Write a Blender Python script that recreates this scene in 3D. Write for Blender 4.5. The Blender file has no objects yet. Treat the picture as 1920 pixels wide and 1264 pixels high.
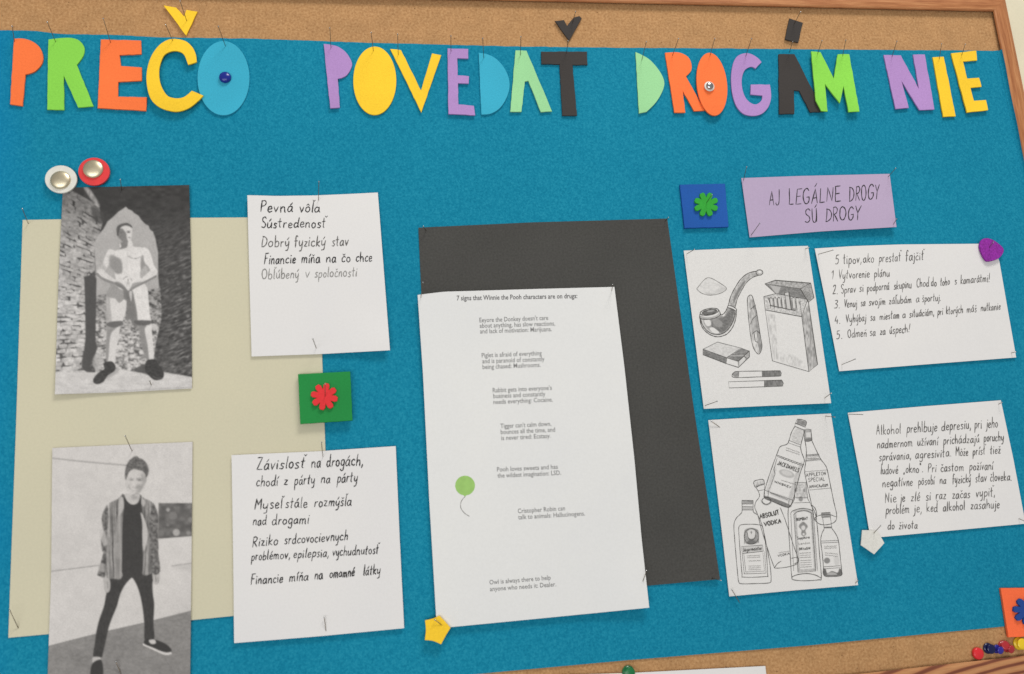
import bpy, bmesh, math, random, unicodedata
import numpy as np
from mathutils import Matrix, Vector

# ------------------------------------------------------------------ camera, world, lamps, exposure
S = bpy.context.scene
COL = S.collection
F = 1609.7
AX, AY, AZ = 0.19735801, 0.07278801, -0.16280377
CP = np.array([-0.13154991, -0.80087586, -0.1622899])
def _rx(t): return np.array([[1,0,0],[0,math.cos(t),-math.sin(t)],[0,math.sin(t),math.cos(t)]])
def _ry(t): return np.array([[math.cos(t),0,math.sin(t)],[0,1,0],[-math.sin(t),0,math.cos(t)]])
def _rz(t): return np.array([[math.cos(t),-math.sin(t),0],[math.sin(t),math.cos(t),0],[0,0,1]])
R = _rz(AZ) @ _rx(AX) @ _ry(AY)
cd = bpy.data.cameras.new('camera'); cam = bpy.data.objects.new('camera', cd); COL.objects.link(cam)
r_, f_, u_ = R[:, 0], R[:, 1], R[:, 2]
cam.matrix_world = Matrix(((r_[0], u_[0], -f_[0], CP[0]), (r_[1], u_[1], -f_[1], CP[1]), (r_[2], u_[2], -f_[2], CP[2]), (0, 0, 0, 1)))
cd.sensor_width = 36; cd.lens = F / 1920 * 36; cd.clip_start = 0.01; cd.clip_end = 50
cd.dof.use_dof = True; cd.dof.focus_distance = 0.93; cd.dof.aperture_fstop = 6.3
S.camera = cam

W = bpy.data.worlds.new("World"); S.world = W; W.use_nodes = True
bg = W.node_tree.nodes['Background']
bg.inputs[0].default_value = (1.0, 0.985, 0.96, 1); bg.inputs[1].default_value = 0.38

def area(name, loc, target, sx, sz, power, col):
    l = bpy.data.lights.new(name, 'AREA'); l.shape = 'RECTANGLE'; l.size = sx; l.size_y = sz
    l.energy = power; l.color = col
    o = bpy.data.objects.new(name, l); COL.objects.link(o)
    o.location = loc
    d = Vector(target) - Vector(loc)
    o.rotation_euler = d.to_track_quat('-Z', 'Y').to_euler()
    return o
# ceiling lights above and in front of the board, window far behind the camera and lower down
area('ceiling_lamp', (0.55, -1.15, 1.9), (0, 0, 0.0), 0.9, 0.5, 34, (1.0, 0.97, 0.92))
area('window_light', (-0.9, -3.0, -0.9), (0, 0, 0), 3.0, 1.5, 52, (0.97, 0.98, 1.0))

S.view_settings.view_transform = 'Standard'; S.view_settings.look = 'None'
S.view_settings.exposure = -0.17; S.view_settings.gamma = 1

# ------------------------------------------------------------------ helpers
rnd = random.Random(11)
def back(u, v, y=0.0):
    """point of the plane at depth y seen at photograph position u, v -> x, z (metres)"""
    d = R @ np.array([(u - 960) / F, 1.0, -(v - 632) / F])
    t = (y - CP[1]) / d[1]
    return CP[0] + d[0] * t, CP[2] + d[2] * t
def backs(P, Y):
    P = np.asarray(P, float); Y = np.broadcast_to(Y, P.shape[:1])
    d = np.stack([(P[:, 0] - 960) / F, np.ones(len(P)), -(P[:, 1] - 632) / F], 1) @ R.T
    t = (Y - CP[1]) / d[:, 1]
    return np.stack([CP[0] + d[:, 0] * t, Y, CP[2] + d[:, 2] * t], 1)

def srgb(*c):
    return tuple((x / 255 / 12.92 if x <= 10 else ((x / 255 + .055) / 1.055) ** 2.4) for x in c) + (1,)

class N:
    def __init__(s, name):
        s.m = bpy.data.materials.new(name); s.m.use_nodes = True
        s.t = s.m.node_tree; s.b = s.t.nodes['Principled BSDF']
        s.tc = s.t.nodes.new('ShaderNodeTexCoord')
    def new(s, typ, **kw):
        n = s.t.nodes.new(typ)
        for k, v in kw.items():
            if k in n.inputs: n.inputs[k].default_value = v
            else: setattr(n, k, v)
        return n
    def link(s, a, b): s.t.links.new(a, b)
    def noise(s, scale, detail=3, rough=.5, vec=None, stretch=None):
        n = s.new('ShaderNodeTexNoise'); n.inputs['Scale'].default_value = scale
        n.inputs['Detail'].default_value = detail; n.inputs['Roughness'].default_value = rough
        src = vec or s.tc.outputs['Object']
        if stretch:
            mp = s.new('ShaderNodeMapping'); mp.inputs['Scale'].default_value = stretch
            s.link(src, mp.inputs['Vector']); src = mp.outputs[0]
        s.link(src, n.inputs['Vector']); return n.outputs['Fac']
    def ramp(s, fac, stops):
        n = s.new('ShaderNodeValToRGB'); e = n.color_ramp.elements
        while len(e) < len(stops): e.new(.5)
        for k, (p, c) in enumerate(stops):
            e[k].position = p; e[k].color = c
        s.link(fac, n.inputs[0]); return n.outputs[0]
    def mix(s, fac, a, b, mode='MIX'):
        n = s.new('ShaderNodeMix'); n.data_type = 'RGBA'; n.blend_type = mode
        for i, v in ((0, fac), (6, a), (7, b)):
            if isinstance(v, (int, float, tuple)): n.inputs[i].default_value = v
            else: s.link(v, n.inputs[i])
        return n.outputs[2]
    def bump(s, h, strength=.3, dist=.001):
        n = s.new('ShaderNodeBump'); n.inputs['Strength'].default_value = strength
        n.inputs['Distance'].default_value = dist
        s.link(h, n.inputs['Height']); s.link(n.outputs[0], s.b.inputs['Normal'])
    def done(s, col=None, rough=.8, spec=.3, metal=0):
        if col is not None:
            if isinstance(col, tuple): s.b.inputs['Base Color'].default_value = col
            else: s.link(col, s.b.inputs['Base Color'])
        s.b.inputs['Roughness'].default_value = rough; s.b.inputs['Specular IOR Level'].default_value = spec
        s.b.inputs['Metallic'].default_value = metal
        return s.m
def sc(c, k): return (c[0]*k, c[1]*k, c[2]*k, 1)

def mottled(name, c, amt=.12, scale=900, rough=.85, bump=.25, spec=.2, big=.06, speck=0):
    n = N(name)
    a = n.noise(scale, 3, .6)
    col = n.ramp(a, [(.3, sc(c, 1 - amt)), (.7, sc(c, 1 + amt))])
    b = n.noise(14, 2)
    col = n.mix(1.0, col, n.ramp(b, [(.3, (1-big,)*3 + (1,)), (.7, (1+big,)*3 + (1,))]), 'MULTIPLY')
    n.bump(n.noise(scale * .8, 2), bump, .0006)
    return n.done(col, rough, spec)

def cork_mat():
    n = N('cork')
    a = n.noise(420, 4, .65); b = n.noise(60, 3)
    col = n.ramp(a, [(.25, srgb(154, 112, 74)), (.5, srgb(184, 141, 97)), (.75, srgb(206, 165, 119))])
    col = n.mix(1.0, col, n.ramp(b, [(.35, (.93, .92, .9, 1)), (.65, (1.05, 1.04, 1.02, 1))]), 'MULTIPLY')
    v = n.new('ShaderNodeTexVoronoi'); v.inputs['Scale'].default_value = 150; n.link(n.tc.outputs['Object'], v.inputs['Vector'])
    w = n.noise(900, 2)
    ad = n.new('ShaderNodeMath', operation='MULTIPLY_ADD'); n.link(w, ad.inputs[0]); ad.inputs[1].default_value = .12; n.link(v.outputs['Distance'], ad.inputs[2])
    f = n.ramp(ad.outputs[0], [(.13, (1, 1, 1, 1)), (.2, (0, 0, 0, 1))])
    gate = n.ramp(n.noise(90, 2), [(.47, (0, 0, 0, 1)), (.6, (.75, .75, .75, 1))])
    fac = n.mix(1.0, f, gate, 'MULTIPLY')
    col = n.mix(fac, col, srgb(104, 70, 42))
    n.bump(a, .5, .0008)
    return n.done(col, .9, .15)

def felt_mat():
    n = N('blue_felt')
    c1 = n.noise(520, 4, .75)
    c0 = srgb(14, 138, 170)
    col = n.ramp(c1, [(.3, srgb(14, 114, 146)), (.5, srgb(24, 132, 163)), (.72, srgb(44, 150, 177))])
    # colour a little greener over most of the sheet, bluer towards its left edge
    sep = n.new('ShaderNodeSeparateXYZ'); n.link(n.tc.outputs['Object'], sep.inputs[0])
    d = n.new('ShaderNodeMath', operation='MULTIPLY_ADD'); n.link(n.noise(9, 2), d.inputs[0]); d.inputs[1].default_value = .08; n.link(sep.outputs['X'], d.inputs[2])
    fac = n.ramp(d.outputs[0], [(0, (1, 1, 1, 1)), (1, (1, 1, 1, 1))])
    rng = n.new('ShaderNodeMapRange'); n.link(d.outputs[0], rng.inputs[0]); rng.inputs[1].default_value = -.39; rng.inputs[2].default_value = -.47
    col = n.mix(rng.outputs[0], col, n.mix(.5, col, srgb(0, 128, 194)))
    b = n.noise(5, 3)
    col = n.mix(1.0, col, n.ramp(b, [(.3, (.9, .94, .95, 1)), (.7, (1.1, 1.06, 1.04, 1))]), 'MULTIPLY')
    n.bump(c1, .35, .0008)
    return n.done(col, .95, .08)

def wood_mat(name, horizontal=True):
    n = N(name)
    st = (3, 40, 60) if horizontal else (60, 40, 3)
    a = n.noise(6, 5, .6, stretch=st)
    col = n.ramp(a, [(.3, srgb(152, 92, 54)), (.5, srgb(182, 120, 76)), (.72, srgb(204, 146, 98))])
    fine = n.noise(30, 3, .5, stretch=st)
    col = n.mix(1.0, col, n.ramp(fine, [(.35, (.86, .82, .78, 1)), (.6, (1.04, 1.04, 1.03, 1))]), 'MULTIPLY')
    n.bump(fine, .25, .0005)
    return n.done(col, .5, .35)

def wood_cathedral():
    n = N('cathedral_grain_wood')
    mp = n.new('ShaderNodeMapping'); n.link(n.tc.outputs['Object'], mp.inputs['Vector'])
    cx, cz = back(1975, 1282); mp.inputs['Scale'].default_value = (.2, 0, 1); mp.inputs['Location'].default_value = (-.2 * cx, 0, -cz)
    wv = n.new('ShaderNodeTexWave', wave_type='RINGS', rings_direction='SPHERICAL')
    wv.inputs['Scale'].default_value = 46; wv.inputs['Distortion'].default_value = 2.2
    wv.inputs['Detail'].default_value = 2; wv.inputs['Detail Scale'].default_value = 1.2
    n.link(mp.outputs[0], wv.inputs['Vector'])
    col = n.ramp(wv.outputs['Fac'], [(0, srgb(196, 142, 96)), (.62, srgb(184, 126, 84)), (.85, srgb(136, 80, 56)), (1, srgb(120, 68, 48))])
    fine = n.noise(30, 3, .5, stretch=(3, 40, 60))
    col = n.mix(1.0, col, n.ramp(fine, [(.35, (.88, .85, .82, 1)), (.6, (1.04, 1.04, 1.03, 1))]), 'MULTIPLY')
    n.bump(fine, .2, .0005)
    return n.done(col, .5, .35)

def paper_mat(name, c, amt=.02):
    n = N(name)
    a = n.noise(500, 3, .6)
    col = n.ramp(a, [(.3, sc(c, 1 - amt)), (.7, sc(c, 1 + amt))])
    b = n.noise(9, 2)
    col = n.mix(1.0, col, n.ramp(b, [(.3, (.975, .975, .98, 1)), (.7, (1.015, 1.01, 1.0, 1))]), 'MULTIPLY')
    n.bump(n.noise(25, 3), .25, .0008)
    return n.done(col, .75, .2)

def print_mat(name, rough=.75):
    n = N(name)
    at = n.new('ShaderNodeAttribute', attribute_name='ink')
    g = n.ramp(n.noise(1100, 2, .6), [(.3, (.93, .93, .93, 1)), (.7, (1.07, 1.07, 1.07, 1))])
    col = n.mix(1.0, at.outputs['Color'], g, 'MULTIPLY')
    n.bump(n.noise(25, 3), .2, .0008)
    return n.done(col, rough, .25)

M = {}
M['cork'] = cork_mat(); M['felt'] = felt_mat()
M['wood_h'] = wood_mat('frame_wood_across'); M['wood_v'] = wood_mat('frame_wood_upright', False); M['wood_c'] = wood_cathedral()
M['wall'] = mottled('cream_wall_paint', srgb(222, 214, 188), .02, 300, .8, .3)
M['paper'] = paper_mat('white_paper', srgb(230, 228, 226))
M['paper2'] = paper_mat('whiter_printer_paper', srgb(229, 229, 227))
M['beige'] = paper_mat('beige_paper', srgb(211, 205, 178), .03)
M['lilac_paper'] = paper_mat('lilac_paper', srgb(186, 168, 196), .03)
M['card'] = mottled('black_card', srgb(74, 73, 70), .16, 500, .8, .2)
M['print'] = print_mat('printed_photo'); M['sketch'] = print_mat('pencil_shading')
FO = dict(orange=(255, 124, 66), green=(143, 219, 82), yellow=(253, 207, 52), blue=(60, 174, 203), lilac=(180, 142, 200),
          mint=(160, 219, 158), black=(64, 60, 58), red=(230, 58, 62), tile_green=(38, 140, 68), tile_blue=(34, 90, 170),
          flower_green=(54, 164, 58), flower_blue=(38, 74, 146), purple=(146, 48, 158), white=(226, 224, 216), tile_orange=(255, 114, 68))
for k, v in FO.items(): M[k] = mottled('foam_' + k, srgb(*v), .3 if k == 'purple' else .07, 700, .8, .3)
def plain(name, c, rough, spec=.5, metal=0):
    n = N(name)
    col = n.ramp(n.noise(200, 2), [(.3, sc(c, .94)), (.7, sc(c, 1.06))])
    return n.done(col, rough, spec, metal)
M['ink'] = plain('black_ink', srgb(52, 50, 50), .7, .2)
M['ink_soft'] = plain('grey_ink', srgb(104, 101, 98), .7, .2)
M['ink_faint'] = plain('faint_grey_ink', srgb(140, 138, 134), .7, .2)
M['pencil'] = plain('pencil_line', srgb(84, 82, 79), .7, .2)
M['pencil_light'] = plain('light_pencil_line', srgb(126, 124, 120), .7, .2)
M['print_ink'] = plain('printed_black', srgb(96, 94, 94), .7, .2)
M['print_grey'] = plain('printed_grey', srgb(132, 131, 130), .7, .2)
M['balloon_green'] = plain('printed_green', srgb(158, 200, 112), .7, .2)
M['steel'] = plain('pin_steel', srgb(120, 108, 92), .38, .5, .9)
M['dome'] = plain('polished_tack_metal', srgb(226, 214, 184), .4, .5, 1)
M['chrome'] = plain('chrome_tack_metal', srgb(190, 190, 190), .18, .5, 1)
M['p_blue'] = plain('glossy_blue_plastic', srgb(22, 38, 138), .22)
M['p_navy'] = plain('glossy_navy_plastic', srgb(16, 22, 72), .22)
M['p_violet'] = plain('glossy_violet_plastic', srgb(48, 44, 150), .2)
M['p_red'] = plain('glossy_red_plastic', srgb(222, 44, 52), .25)
M['p_dred'] = plain('glossy_crimson_plastic', srgb(176, 44, 52), .25)
M['p_yellow'] = plain('glossy_yellow_plastic', srgb(236, 200, 40), .25)
M['p_green'] = plain('glossy_green_plastic', srgb(24, 112, 62), .25)
M['p_white'] = plain('white_plastic_disc', srgb(226, 224, 214), .5)
M['p_reddisc'] = plain('red_plastic_disc', srgb(230, 60, 62), .5)

def link(name, me, mat, parent=None):
    o = bpy.data.objects.new(name, me); COL.objects.link(o)
    if mat is not None and not me.materials: me.materials.append(mat)
    if parent is not None: o.parent = parent; o.matrix_parent_inverse = parent.matrix_world.inverted()
    return o
def tag(o, label=None, cat=None, group=None, kind=None):
    if label: o['label'] = label
    if cat: o['category'] = cat
    if group: o['group'] = group
    if kind: o['kind'] = kind
    return o
def empty(name, loc, label, cat, group=None):
    o = bpy.data.objects.new(name, None); COL.objects.link(o); o.location = loc
    o.matrix_world = Matrix.Translation(loc); o.empty_display_size = .01
    return tag(o, label, cat, group)
def mesh(name, V, Fc, smooth=False):
    me = bpy.data.meshes.new(name); me.from_pydata([tuple(v) for v in V], [], Fc); me.update()
    if smooth: me.shade_smooth()
    return me

def catmull(P, corner=None, closed=False, n=5):
    P = [tuple(p[:2]) for p in P]; m = len(P)
    cr = corner or [False] * m
    out = []
    rng = range(m if closed else m - 1)
    for i in rng:
        j = (i + 1) % m
        p1, p2 = P[i], P[j]
        if cr[i] and cr[j]: out.append(p1); continue
        p0 = p1 if (cr[i] or (not closed and i == 0)) else P[i - 1]
        p3 = p2 if (cr[j] or (not closed and j == m - 1)) else P[(j + 1) % m]
        for k in range(n):
            t = k / n; t2 = t * t; t3 = t2 * t
            out.append(tuple(.5 * (2 * p1[a] + (p2[a] - p0[a]) * t + (2 * p0[a] - 5 * p1[a] + 4 * p2[a] - p3[a]) * t2 + (3 * p1[a] - p0[a] - 3 * p2[a] + p3[a]) * t3) for a in (0, 1)))
    if not closed: out.append(P[-1])
    return out
def T(s, ox, oy, pts):            # enlarged-view coordinates -> photograph coordinates
    return [(ox + p[0] / s, oy + p[1] / s) + tuple(p[2:]) for p in pts]

def slab(name, pts, y_back, thick, mat, parent=None, tilt=0., bevel=.0005, dense=0, wob=None):
    """a flat cut-out of given thickness; pts are corner positions (photograph), front face at y = -(y_back+thick)"""
    pf = y_back + thick
    P = backs([p[:2] for p in pts], -pf)
    ztop = P[:, 2].max()
    lift = tilt * (ztop - P[:, 2])
    V = []; n = len(P)
    for k in range(n): V.append((P[k, 0], -pf - lift[k], P[k, 2]))
    for k in range(n): V.append((P[k, 0], -y_back - lift[k], P[k, 2]))
    area2 = sum(P[k, 0] * P[(k + 1) % n, 2] - P[(k + 1) % n, 0] * P[k, 2] for k in range(n))
    idx = list(range(n))
    if area2 < 0: idx = idx[::-1]
    Fc = [idx, [n + i for i in idx[::-1]]]
    for a in range(n):
        i, j = idx[a], idx[(a + 1) % n]
        Fc.append([j, i, n + i, n + j])
    me = mesh(name, V, Fc)
    bm = bmesh.new(); bm.from_mesh(me)
    if bevel:
        ed = [e for e in bm.edges if all(v.index < n for v in e.verts)]
        bmesh.ops.bevel(bm, geom=ed, offset=bevel, segments=2, affect='EDGES', profile=.6)
    bmesh.ops.triangulate(bm, faces=[f for f in bm.faces if len(f.verts) > 4])
    bmesh.ops.recalc_face_normals(bm, faces=bm.faces)
    bm.to_mesh(me); bm.free()
    return link(name, me, mat, parent)

def shape(pts, n=6):
    """outline whose third value 1 marks a sharp corner"""
    return catmull(pts, [len(p) > 2 and p[2] == 1 for p in pts], True, n)
def rough_edge(pts, amp, step=6.):
    """cut-by-hand unevenness along straight runs"""
    out = []
    m = len(pts)
    for i in range(m):
        a, b = pts[i], pts[(i + 1) % m]; L = math.hypot(b[0]-a[0], b[1]-a[1]); k = max(1, int(L / step))
        for j in range(k):
            t = j / k
            w = 0 if j == 0 else rnd.uniform(-amp, amp)
            nx, ny = -(b[1]-a[1]) / (L + 1e-9), (b[0]-a[0]) / (L + 1e-9)
            out.append((a[0] + (b[0]-a[0]) * t + nx * w, a[1] + (b[1]-a[1]) * t + ny * w))
    return out
def ell(cx, cy, rx, ry, rot=0, n=40, a0=0, a1=360):
    c, s = math.cos(math.radians(rot)), math.sin(math.radians(rot))
    full = abs(a1 - a0) >= 360
    out = []
    for k in range(n if full else n + 1):
        a = math.radians(a0 + (a1 - a0) * k / n)
        x, y = rx * math.cos(a), ry * math.sin(a)
        out.append((cx + x * c - y * s, cy + x * s + y * c))
    return out

def lathe(name, prof, loc, axis, mat, parent=None, seg=28):
    """prof: (radius, distance along axis)"""
    ax = Vector(axis).normalized(); q = Vector((0, 0, 1)).rotation_difference(ax)
    V = []; Fc = []
    for r, d in prof:
        for k in range(seg):
            a = 2 * math.pi * k / seg
            V.append(Vector(loc) + q @ Vector((r * math.cos(a), r * math.sin(a), d)))
    for i in range(len(prof) - 1):
        for k in range(seg):
            k2 = (k + 1) % seg
            Fc.append([i * seg + k, i * seg + k2, (i + 1) * seg + k2, (i + 1) * seg + k])
    Fc.append(list(range(seg))[::-1]); Fc.append([(len(prof) - 1) * seg + k for k in range(seg)])
    me = mesh(name, V, Fc, True)
    return link(name, me, mat, parent)

# ------------------------------------------------------------------ sheets of paper
class Sheet:
    def __init__(s, base, amp=.0006, seed=0, lifts=()):
        s.base = base; s.amp = amp; r = random.Random(seed)
        s.ph = [r.uniform(0, 6.28) for _ in range(4)]; s.fr = [r.uniform(12, 26) for _ in range(4)]
        s.lifts = lifts            # (photo x, y, height, radius in m)
        s.lp = [(back(a, b, -base), h, rad) for a, b, h, rad in lifts]
    def h(s, X, Z):
        w = (np.sin(X * s.fr[0] + s.ph[0]) * np.cos(Z * s.fr[1] + s.ph[1]) * .6 + np.sin(X * s.fr[2] + Z * s.fr[3] + s.ph[2]) * .4)
        H = s.base + s.amp * (.5 + .5 * w)
        for (x, z), h, rad in s.lp:
            H = H + h * np.exp(-((X - x) ** 2 + (Z - z) ** 2) / rad ** 2)
        return H
    def surf(s, P, eps=0.):
        Q = backs(P, -s.base)
        for _ in range(2): Q = backs(P, -(s.h(Q[:, 0], Q[:, 2]) + eps))
        return Q

def resample(poly, n):
    P = np.array(poly, float); d = np.r_[0, np.cumsum(np.hypot(*np.diff(P, axis=0).T))]
    t = np.linspace(0, d[-1], n)
    return np.stack([np.interp(t, d, P[:, 0]), np.interp(t, d, P[:, 1])], 1)
def make_sheet(name, sh, top, right, bottom, left, mat, parent=None, nu=28, nv=28, thick=.00022, paint=None):
    """top/bottom run left to right, left/right run top to bottom (photograph positions)"""
    t, b, l, r = resample(top, nu), resample(bottom, nu), resample(left, nv), resample(right, nv)
    U = np.linspace(0, 1, nu)[None, :, None]; Vv = np.linspace(0, 1, nv)[:, None, None]
    G = (1-Vv)*t[None] + Vv*b[None] + (1-U)*l[:, None] + U*r[:, None] - ((1-U)*(1-Vv)*t[0] + U*(1-Vv)*t[-1] + (1-U)*Vv*b[0] + U*Vv*b[-1])
    P = G.reshape(-1, 2)
    Q = sh.surf(P)
    n = len(Q)
    rim = list(range(nu)) + [k*nu + nu-1 for k in range(1, nv)] + [(nv-1)*nu + k for k in range(nu-2, -1, -1)] + [k*nu for k in range(nv-2, 0, -1)]
    m = len(rim); B = Q[rim].copy(); B[:, 1] += thick
    Vt = np.concatenate([Q, Q[rim], B])
    i = np.arange(nv-1)[:, None] * nu + np.arange(nu-1)[None, :]; i = i.ravel()
    quads = np.stack([i, i+nu, i+nu+1, i+1], 1).tolist()
    for k in range(m):
        quads.append([n + k, n + (k+1) % m, n + m + (k+1) % m, n + m + k])
    me = mesh(name, Vt, quads, False)
    sm = [True] * ((nu-1)*(nv-1)) + [False] * m
    me.polygons.foreach_set('use_smooth', sm)
    if paint is not None:
        c = paint(P); full = np.ones((len(Vt), 4), np.float32)
        full[:n, :3] = c; full[n:n+m, :3] = c[rim] * .9; full[n+m:, :3] = c[rim] * .9
        at = me.color_attributes.new('ink', 'FLOAT_COLOR', 'POINT'); at.data.foreach_set('color', full.ravel())
    return link(name, me, mat, parent)

# ---- ink: ribbons lying on a sheet
_k = [0]
def ribbons(name, sh, strokes, width, mat, parent, wob=.22):
    """strokes: lists of photograph positions; width in photograph pixels"""
    V = []; Fc = []
    for st in strokes:
        w = width
        if isinstance(st, tuple) and isinstance(st[1], (int, float)): st, w = st
        P = np.array([p[:2] for p in st], float)
        if len(P) < 2: continue
        keep = np.r_[True, np.hypot(*np.diff(P, axis=0).T) > .05]; P = P[keep]
        if len(P) < 2: continue
        d = np.gradient(P, axis=0); L = np.hypot(d[:, 0], d[:, 1])[:, None] + 1e-9; d = d / L
        nr = np.stack([-d[:, 1], d[:, 0]], 1)
        w = w * rnd.uniform(.84, 1.16)
        ww = w / 2 * (1 + wob * np.sin(np.arange(len(P)) * 1.3 + _k[0]))[:, None]
        P2 = P.copy(); P2[0] -= d[0] * w * .3; P2[-1] += d[-1] * w * .3
        ww[0] *= .6; ww[-1] *= .6
        _k[0] += 1
        e = .00012 + (_k[0] % 30) * .000004
        A = sh.surf(P2 + nr * ww, e); Bb = sh.surf(P2 - nr * ww, e)
        o = len(V); n = len(P)
        V += list(A) + list(Bb)
        Fc += [[o+k, o+k+1, o+n+k+1, o+n+k] for k in range(n-1)]
    return link(name, mesh(name, V, Fc), mat, parent)
def flat(name, sh, polys, mat, parent, eps=.00008):
    V = []; Fc = []
    for k, P in enumerate(polys):
        Q = sh.surf([p[:2] for p in P], eps + k * .00001); o = len(V); V += list(Q); Fc.append(list(range(o, o + len(Q))))
    return link(name, mesh(name, V, Fc), mat, parent)

# ---- handwriting: one-line letters. y: baseline 0, small letters .5, tall 1, tails -.4
G = {
'a': (.44, ".36,.42 .22,.5 .07,.36 .04,.12 .14,0 .28,.1 .36,.42|!.37,.5 .36,.1 .43,.0"),
'b': (.42, "!.06,1 .05,0|.06,.3 .2,.5 .36,.4 .36,.14 .22,0 .05,.06"),
'c': (.36, ".34,.42 .22,.5 .07,.36 .05,.12 .18,0 .34,.08"),
'd': (.44, ".34,.4 .2,.48 .06,.34 .05,.1 .16,0 .3,.1 .36,.3|!.38,1 .36,.1 .42,0"),
'e': (.38, ".06,.25 .32,.3 .3,.46 .18,.5 .06,.36 .06,.1 .18,0 .36,.08"),
'f': (.32, ".32,.92 .2,1 .13,.82 .12,.3 .1,-.1|!.0,.48 .28,.52"),
'g': (.42, ".35,.42 .22,.5 .07,.36 .06,.14 .18,.02 .34,.16|.36,.48 .37,0 .3,-.34 .12,-.38 .03,-.26"),
'h': (.42, "!.06,1 .05,0|.06,.28 .2,.5 .33,.4 .34,.1 .36,0"),
'i': (.16, "!.08,.5 .07,.02 .1,0|!.1,.7 .11,.74"),
'j': (.18, ".12,.5 .12,0 .06,-.32 -.06,-.36|!.13,.7 .14,.74"),
'k': (.4, "!.06,1 .05,0|!.34,.5 .08,.22 .36,0"),
'l': (.16, "!.09,1 .07,.04 .12,0"),
'm': (.62, "!.05,.5 .05,0|.06,.3 .17,.5 .28,.4 .28,0|.29,.3 .4,.5 .52,.4 .53,.06 .58,0"),
'n': (.42, "!.05,.5 .05,0|.06,.28 .2,.5 .33,.4 .34,.08 .38,0"),
'o': (.42, ".2,.5 .06,.36 .06,.12 .2,0 .35,.12 .35,.38 .2,.5"),
'p': (.42, "!.07,.5 .04,-.42|.07,.34 .2,.5 .36,.42 .36,.16 .22,.02 .06,.08"),
'r': (.32, "!.07,.5 .05,0|.06,.26 .16,.46 .3,.46"),
's': (.34, ".32,.44 .18,.5 .08,.4 .18,.26 .29,.14 .2,.0 .03,.04"),
't': (.32, "!.15,.92 .12,.06 .2,0|!.0,.56 .28,.6"),
'u': (.42, ".05,.5 .05,.12 .16,0 .3,.12 .35,.5|!.35,.5 .35,.06 .4,0"),
'v': (.38, "!.03,.5 .16,0 .34,.52"),
'y': (.4, ".04,.5 .06,.16 .18,.06 .33,.26|!.35,.5 .33,.0|.33,.0 .28,-.34 .1,-.4"),
'z': (.36, "!.05,.48 .32,.48 .04,.02 .34,.03"),
'w': (.5, "!.03,.5 .12,0 .24,.4 .36,0 .48,.5"),
'A': (.5, "!.02,0 .26,1 .45,0|!.1,.36 .4,.38"), 'J': (.36, ".3,1 .31,.3 .24,.02 .08,.02 .04,.14"),
'L': (.4, "!.06,1 .05,.0 .38,.03"), 'E': (.42, "!.38,1 .07,.98 .05,.0 .39,.03|!.06,.5 .32,.53"),
'G': (.5, ".44,.84 .3,1 .1,.84 .04,.45 .14,.06 .32,.02 .45,.2 .46,.42|!.28,.42 .48,.44"),
'N': (.48, "!.04,0 .07,1 .4,.02 .44,1"), 'D': (.48, "!.07,1 .05,0|.03,.98 .28,.9 .44,.6 .4,.22 .2,.02 .03,.0"),
'R': (.46, "!.07,1 .05,0|.05,.98 .28,1 .4,.8 .28,.56 .08,.5|!.12,.5 .42,.0"),
'O': (.5, ".26,1 .08,.82 .04,.4 .16,.04 .34,.04 .46,.36 .42,.82 .26,1"), 'Y': (.44, "!.03,1 .22,.5 .43,1|!.22,.5 .18,0"),
'S': (.42, ".4,.86 .26,1 .08,.88 .1,.62 .32,.42 .38,.18 .22,0 .03,.08"), 'U': (.46, ".06,1 .06,.26 .2,.0 .36,.14 .42,1|!.42,1 .42,.04"),
'B': (.44, "!.06,1 .05,0|.04,.98 .3,.96 .34,.7 .08,.54 .36,.44 .38,.14 .2,0 .04,0"), 'T': (.44, "!.02,.97 .42,1|!.22,.98 .21,0"),
'V': (.44, "!.02,1 .2,0 .43,1"), 'K': (.44, "!.06,1 .05,0|!.4,1 .08,.48 .42,0"), 'P': (.42, "!.08,1 .05,0|.04,.94 .26,1 .39,.82 .3,.56 .07,.48"),
'C': (.44, ".42,.84 .28,1 .08,.8 .05,.3 .2,.0 .42,.12"), 'I': (.16, "!.08,1 .08,0"), 'M': (.6, "!.04,0 .08,1 .28,.4 .5,1 .55,0"),
'F': (.4, "!.09,.98 .04,0|!.05,.97 .4,1|!.07,.52 .32,.55"), 'Z': (.46, "!.05,.96 .42,1 .03,.02 .44,.04"), 'W': (.6, "!.02,1 .14,0 .3,.8 .44,0 .58,1"),
'H': (.46, "!.06,1 .05,0|!.42,1 .42,0|!.05,.5 .42,.52"),
'1': (.22, "!.03,.72 .16,1 .14,0"), '2': (.4, ".06,.8 .2,1 .34,.84 .24,.4 .04,.02|!.04,.02 .38,.03"), '3': (.38, ".06,.94 .3,.96 .3,.7 .14,.54 .34,.4 .3,.06 .04,.04"),
'4': (.4, "!.18,1 .04,.36 .36,.38|!.3,.6 .28,0"), '5': (.4, "!.36,1 .1,.98 .08,.58|.08,.58 .28,.6 .36,.34 .24,.02 .03,.04"),
',': (.18, "!.1,.08 .04,-.2"), '.': (.16, "!.06,.0 .09,.03"), '!': (.2, "!.14,1 .09,.3|!.06,.02 .08,.05"), '„': (.24, "!.06,.06 .03,-.14|!.16,.06 .13,-.14"),
'“': (.24, "!.03,1 .06,.8|!.13,1 .16,.8"), ':': (.16, "!.06,.0 .08,.03|!.08,.4 .1,.43"), "'": (.12, "!.07,1 .05,.8"),
}
TALL = set('bdfhklt') | set('ABCDEFGHIJKLMNOPQRSTUVWXYZ')
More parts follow.
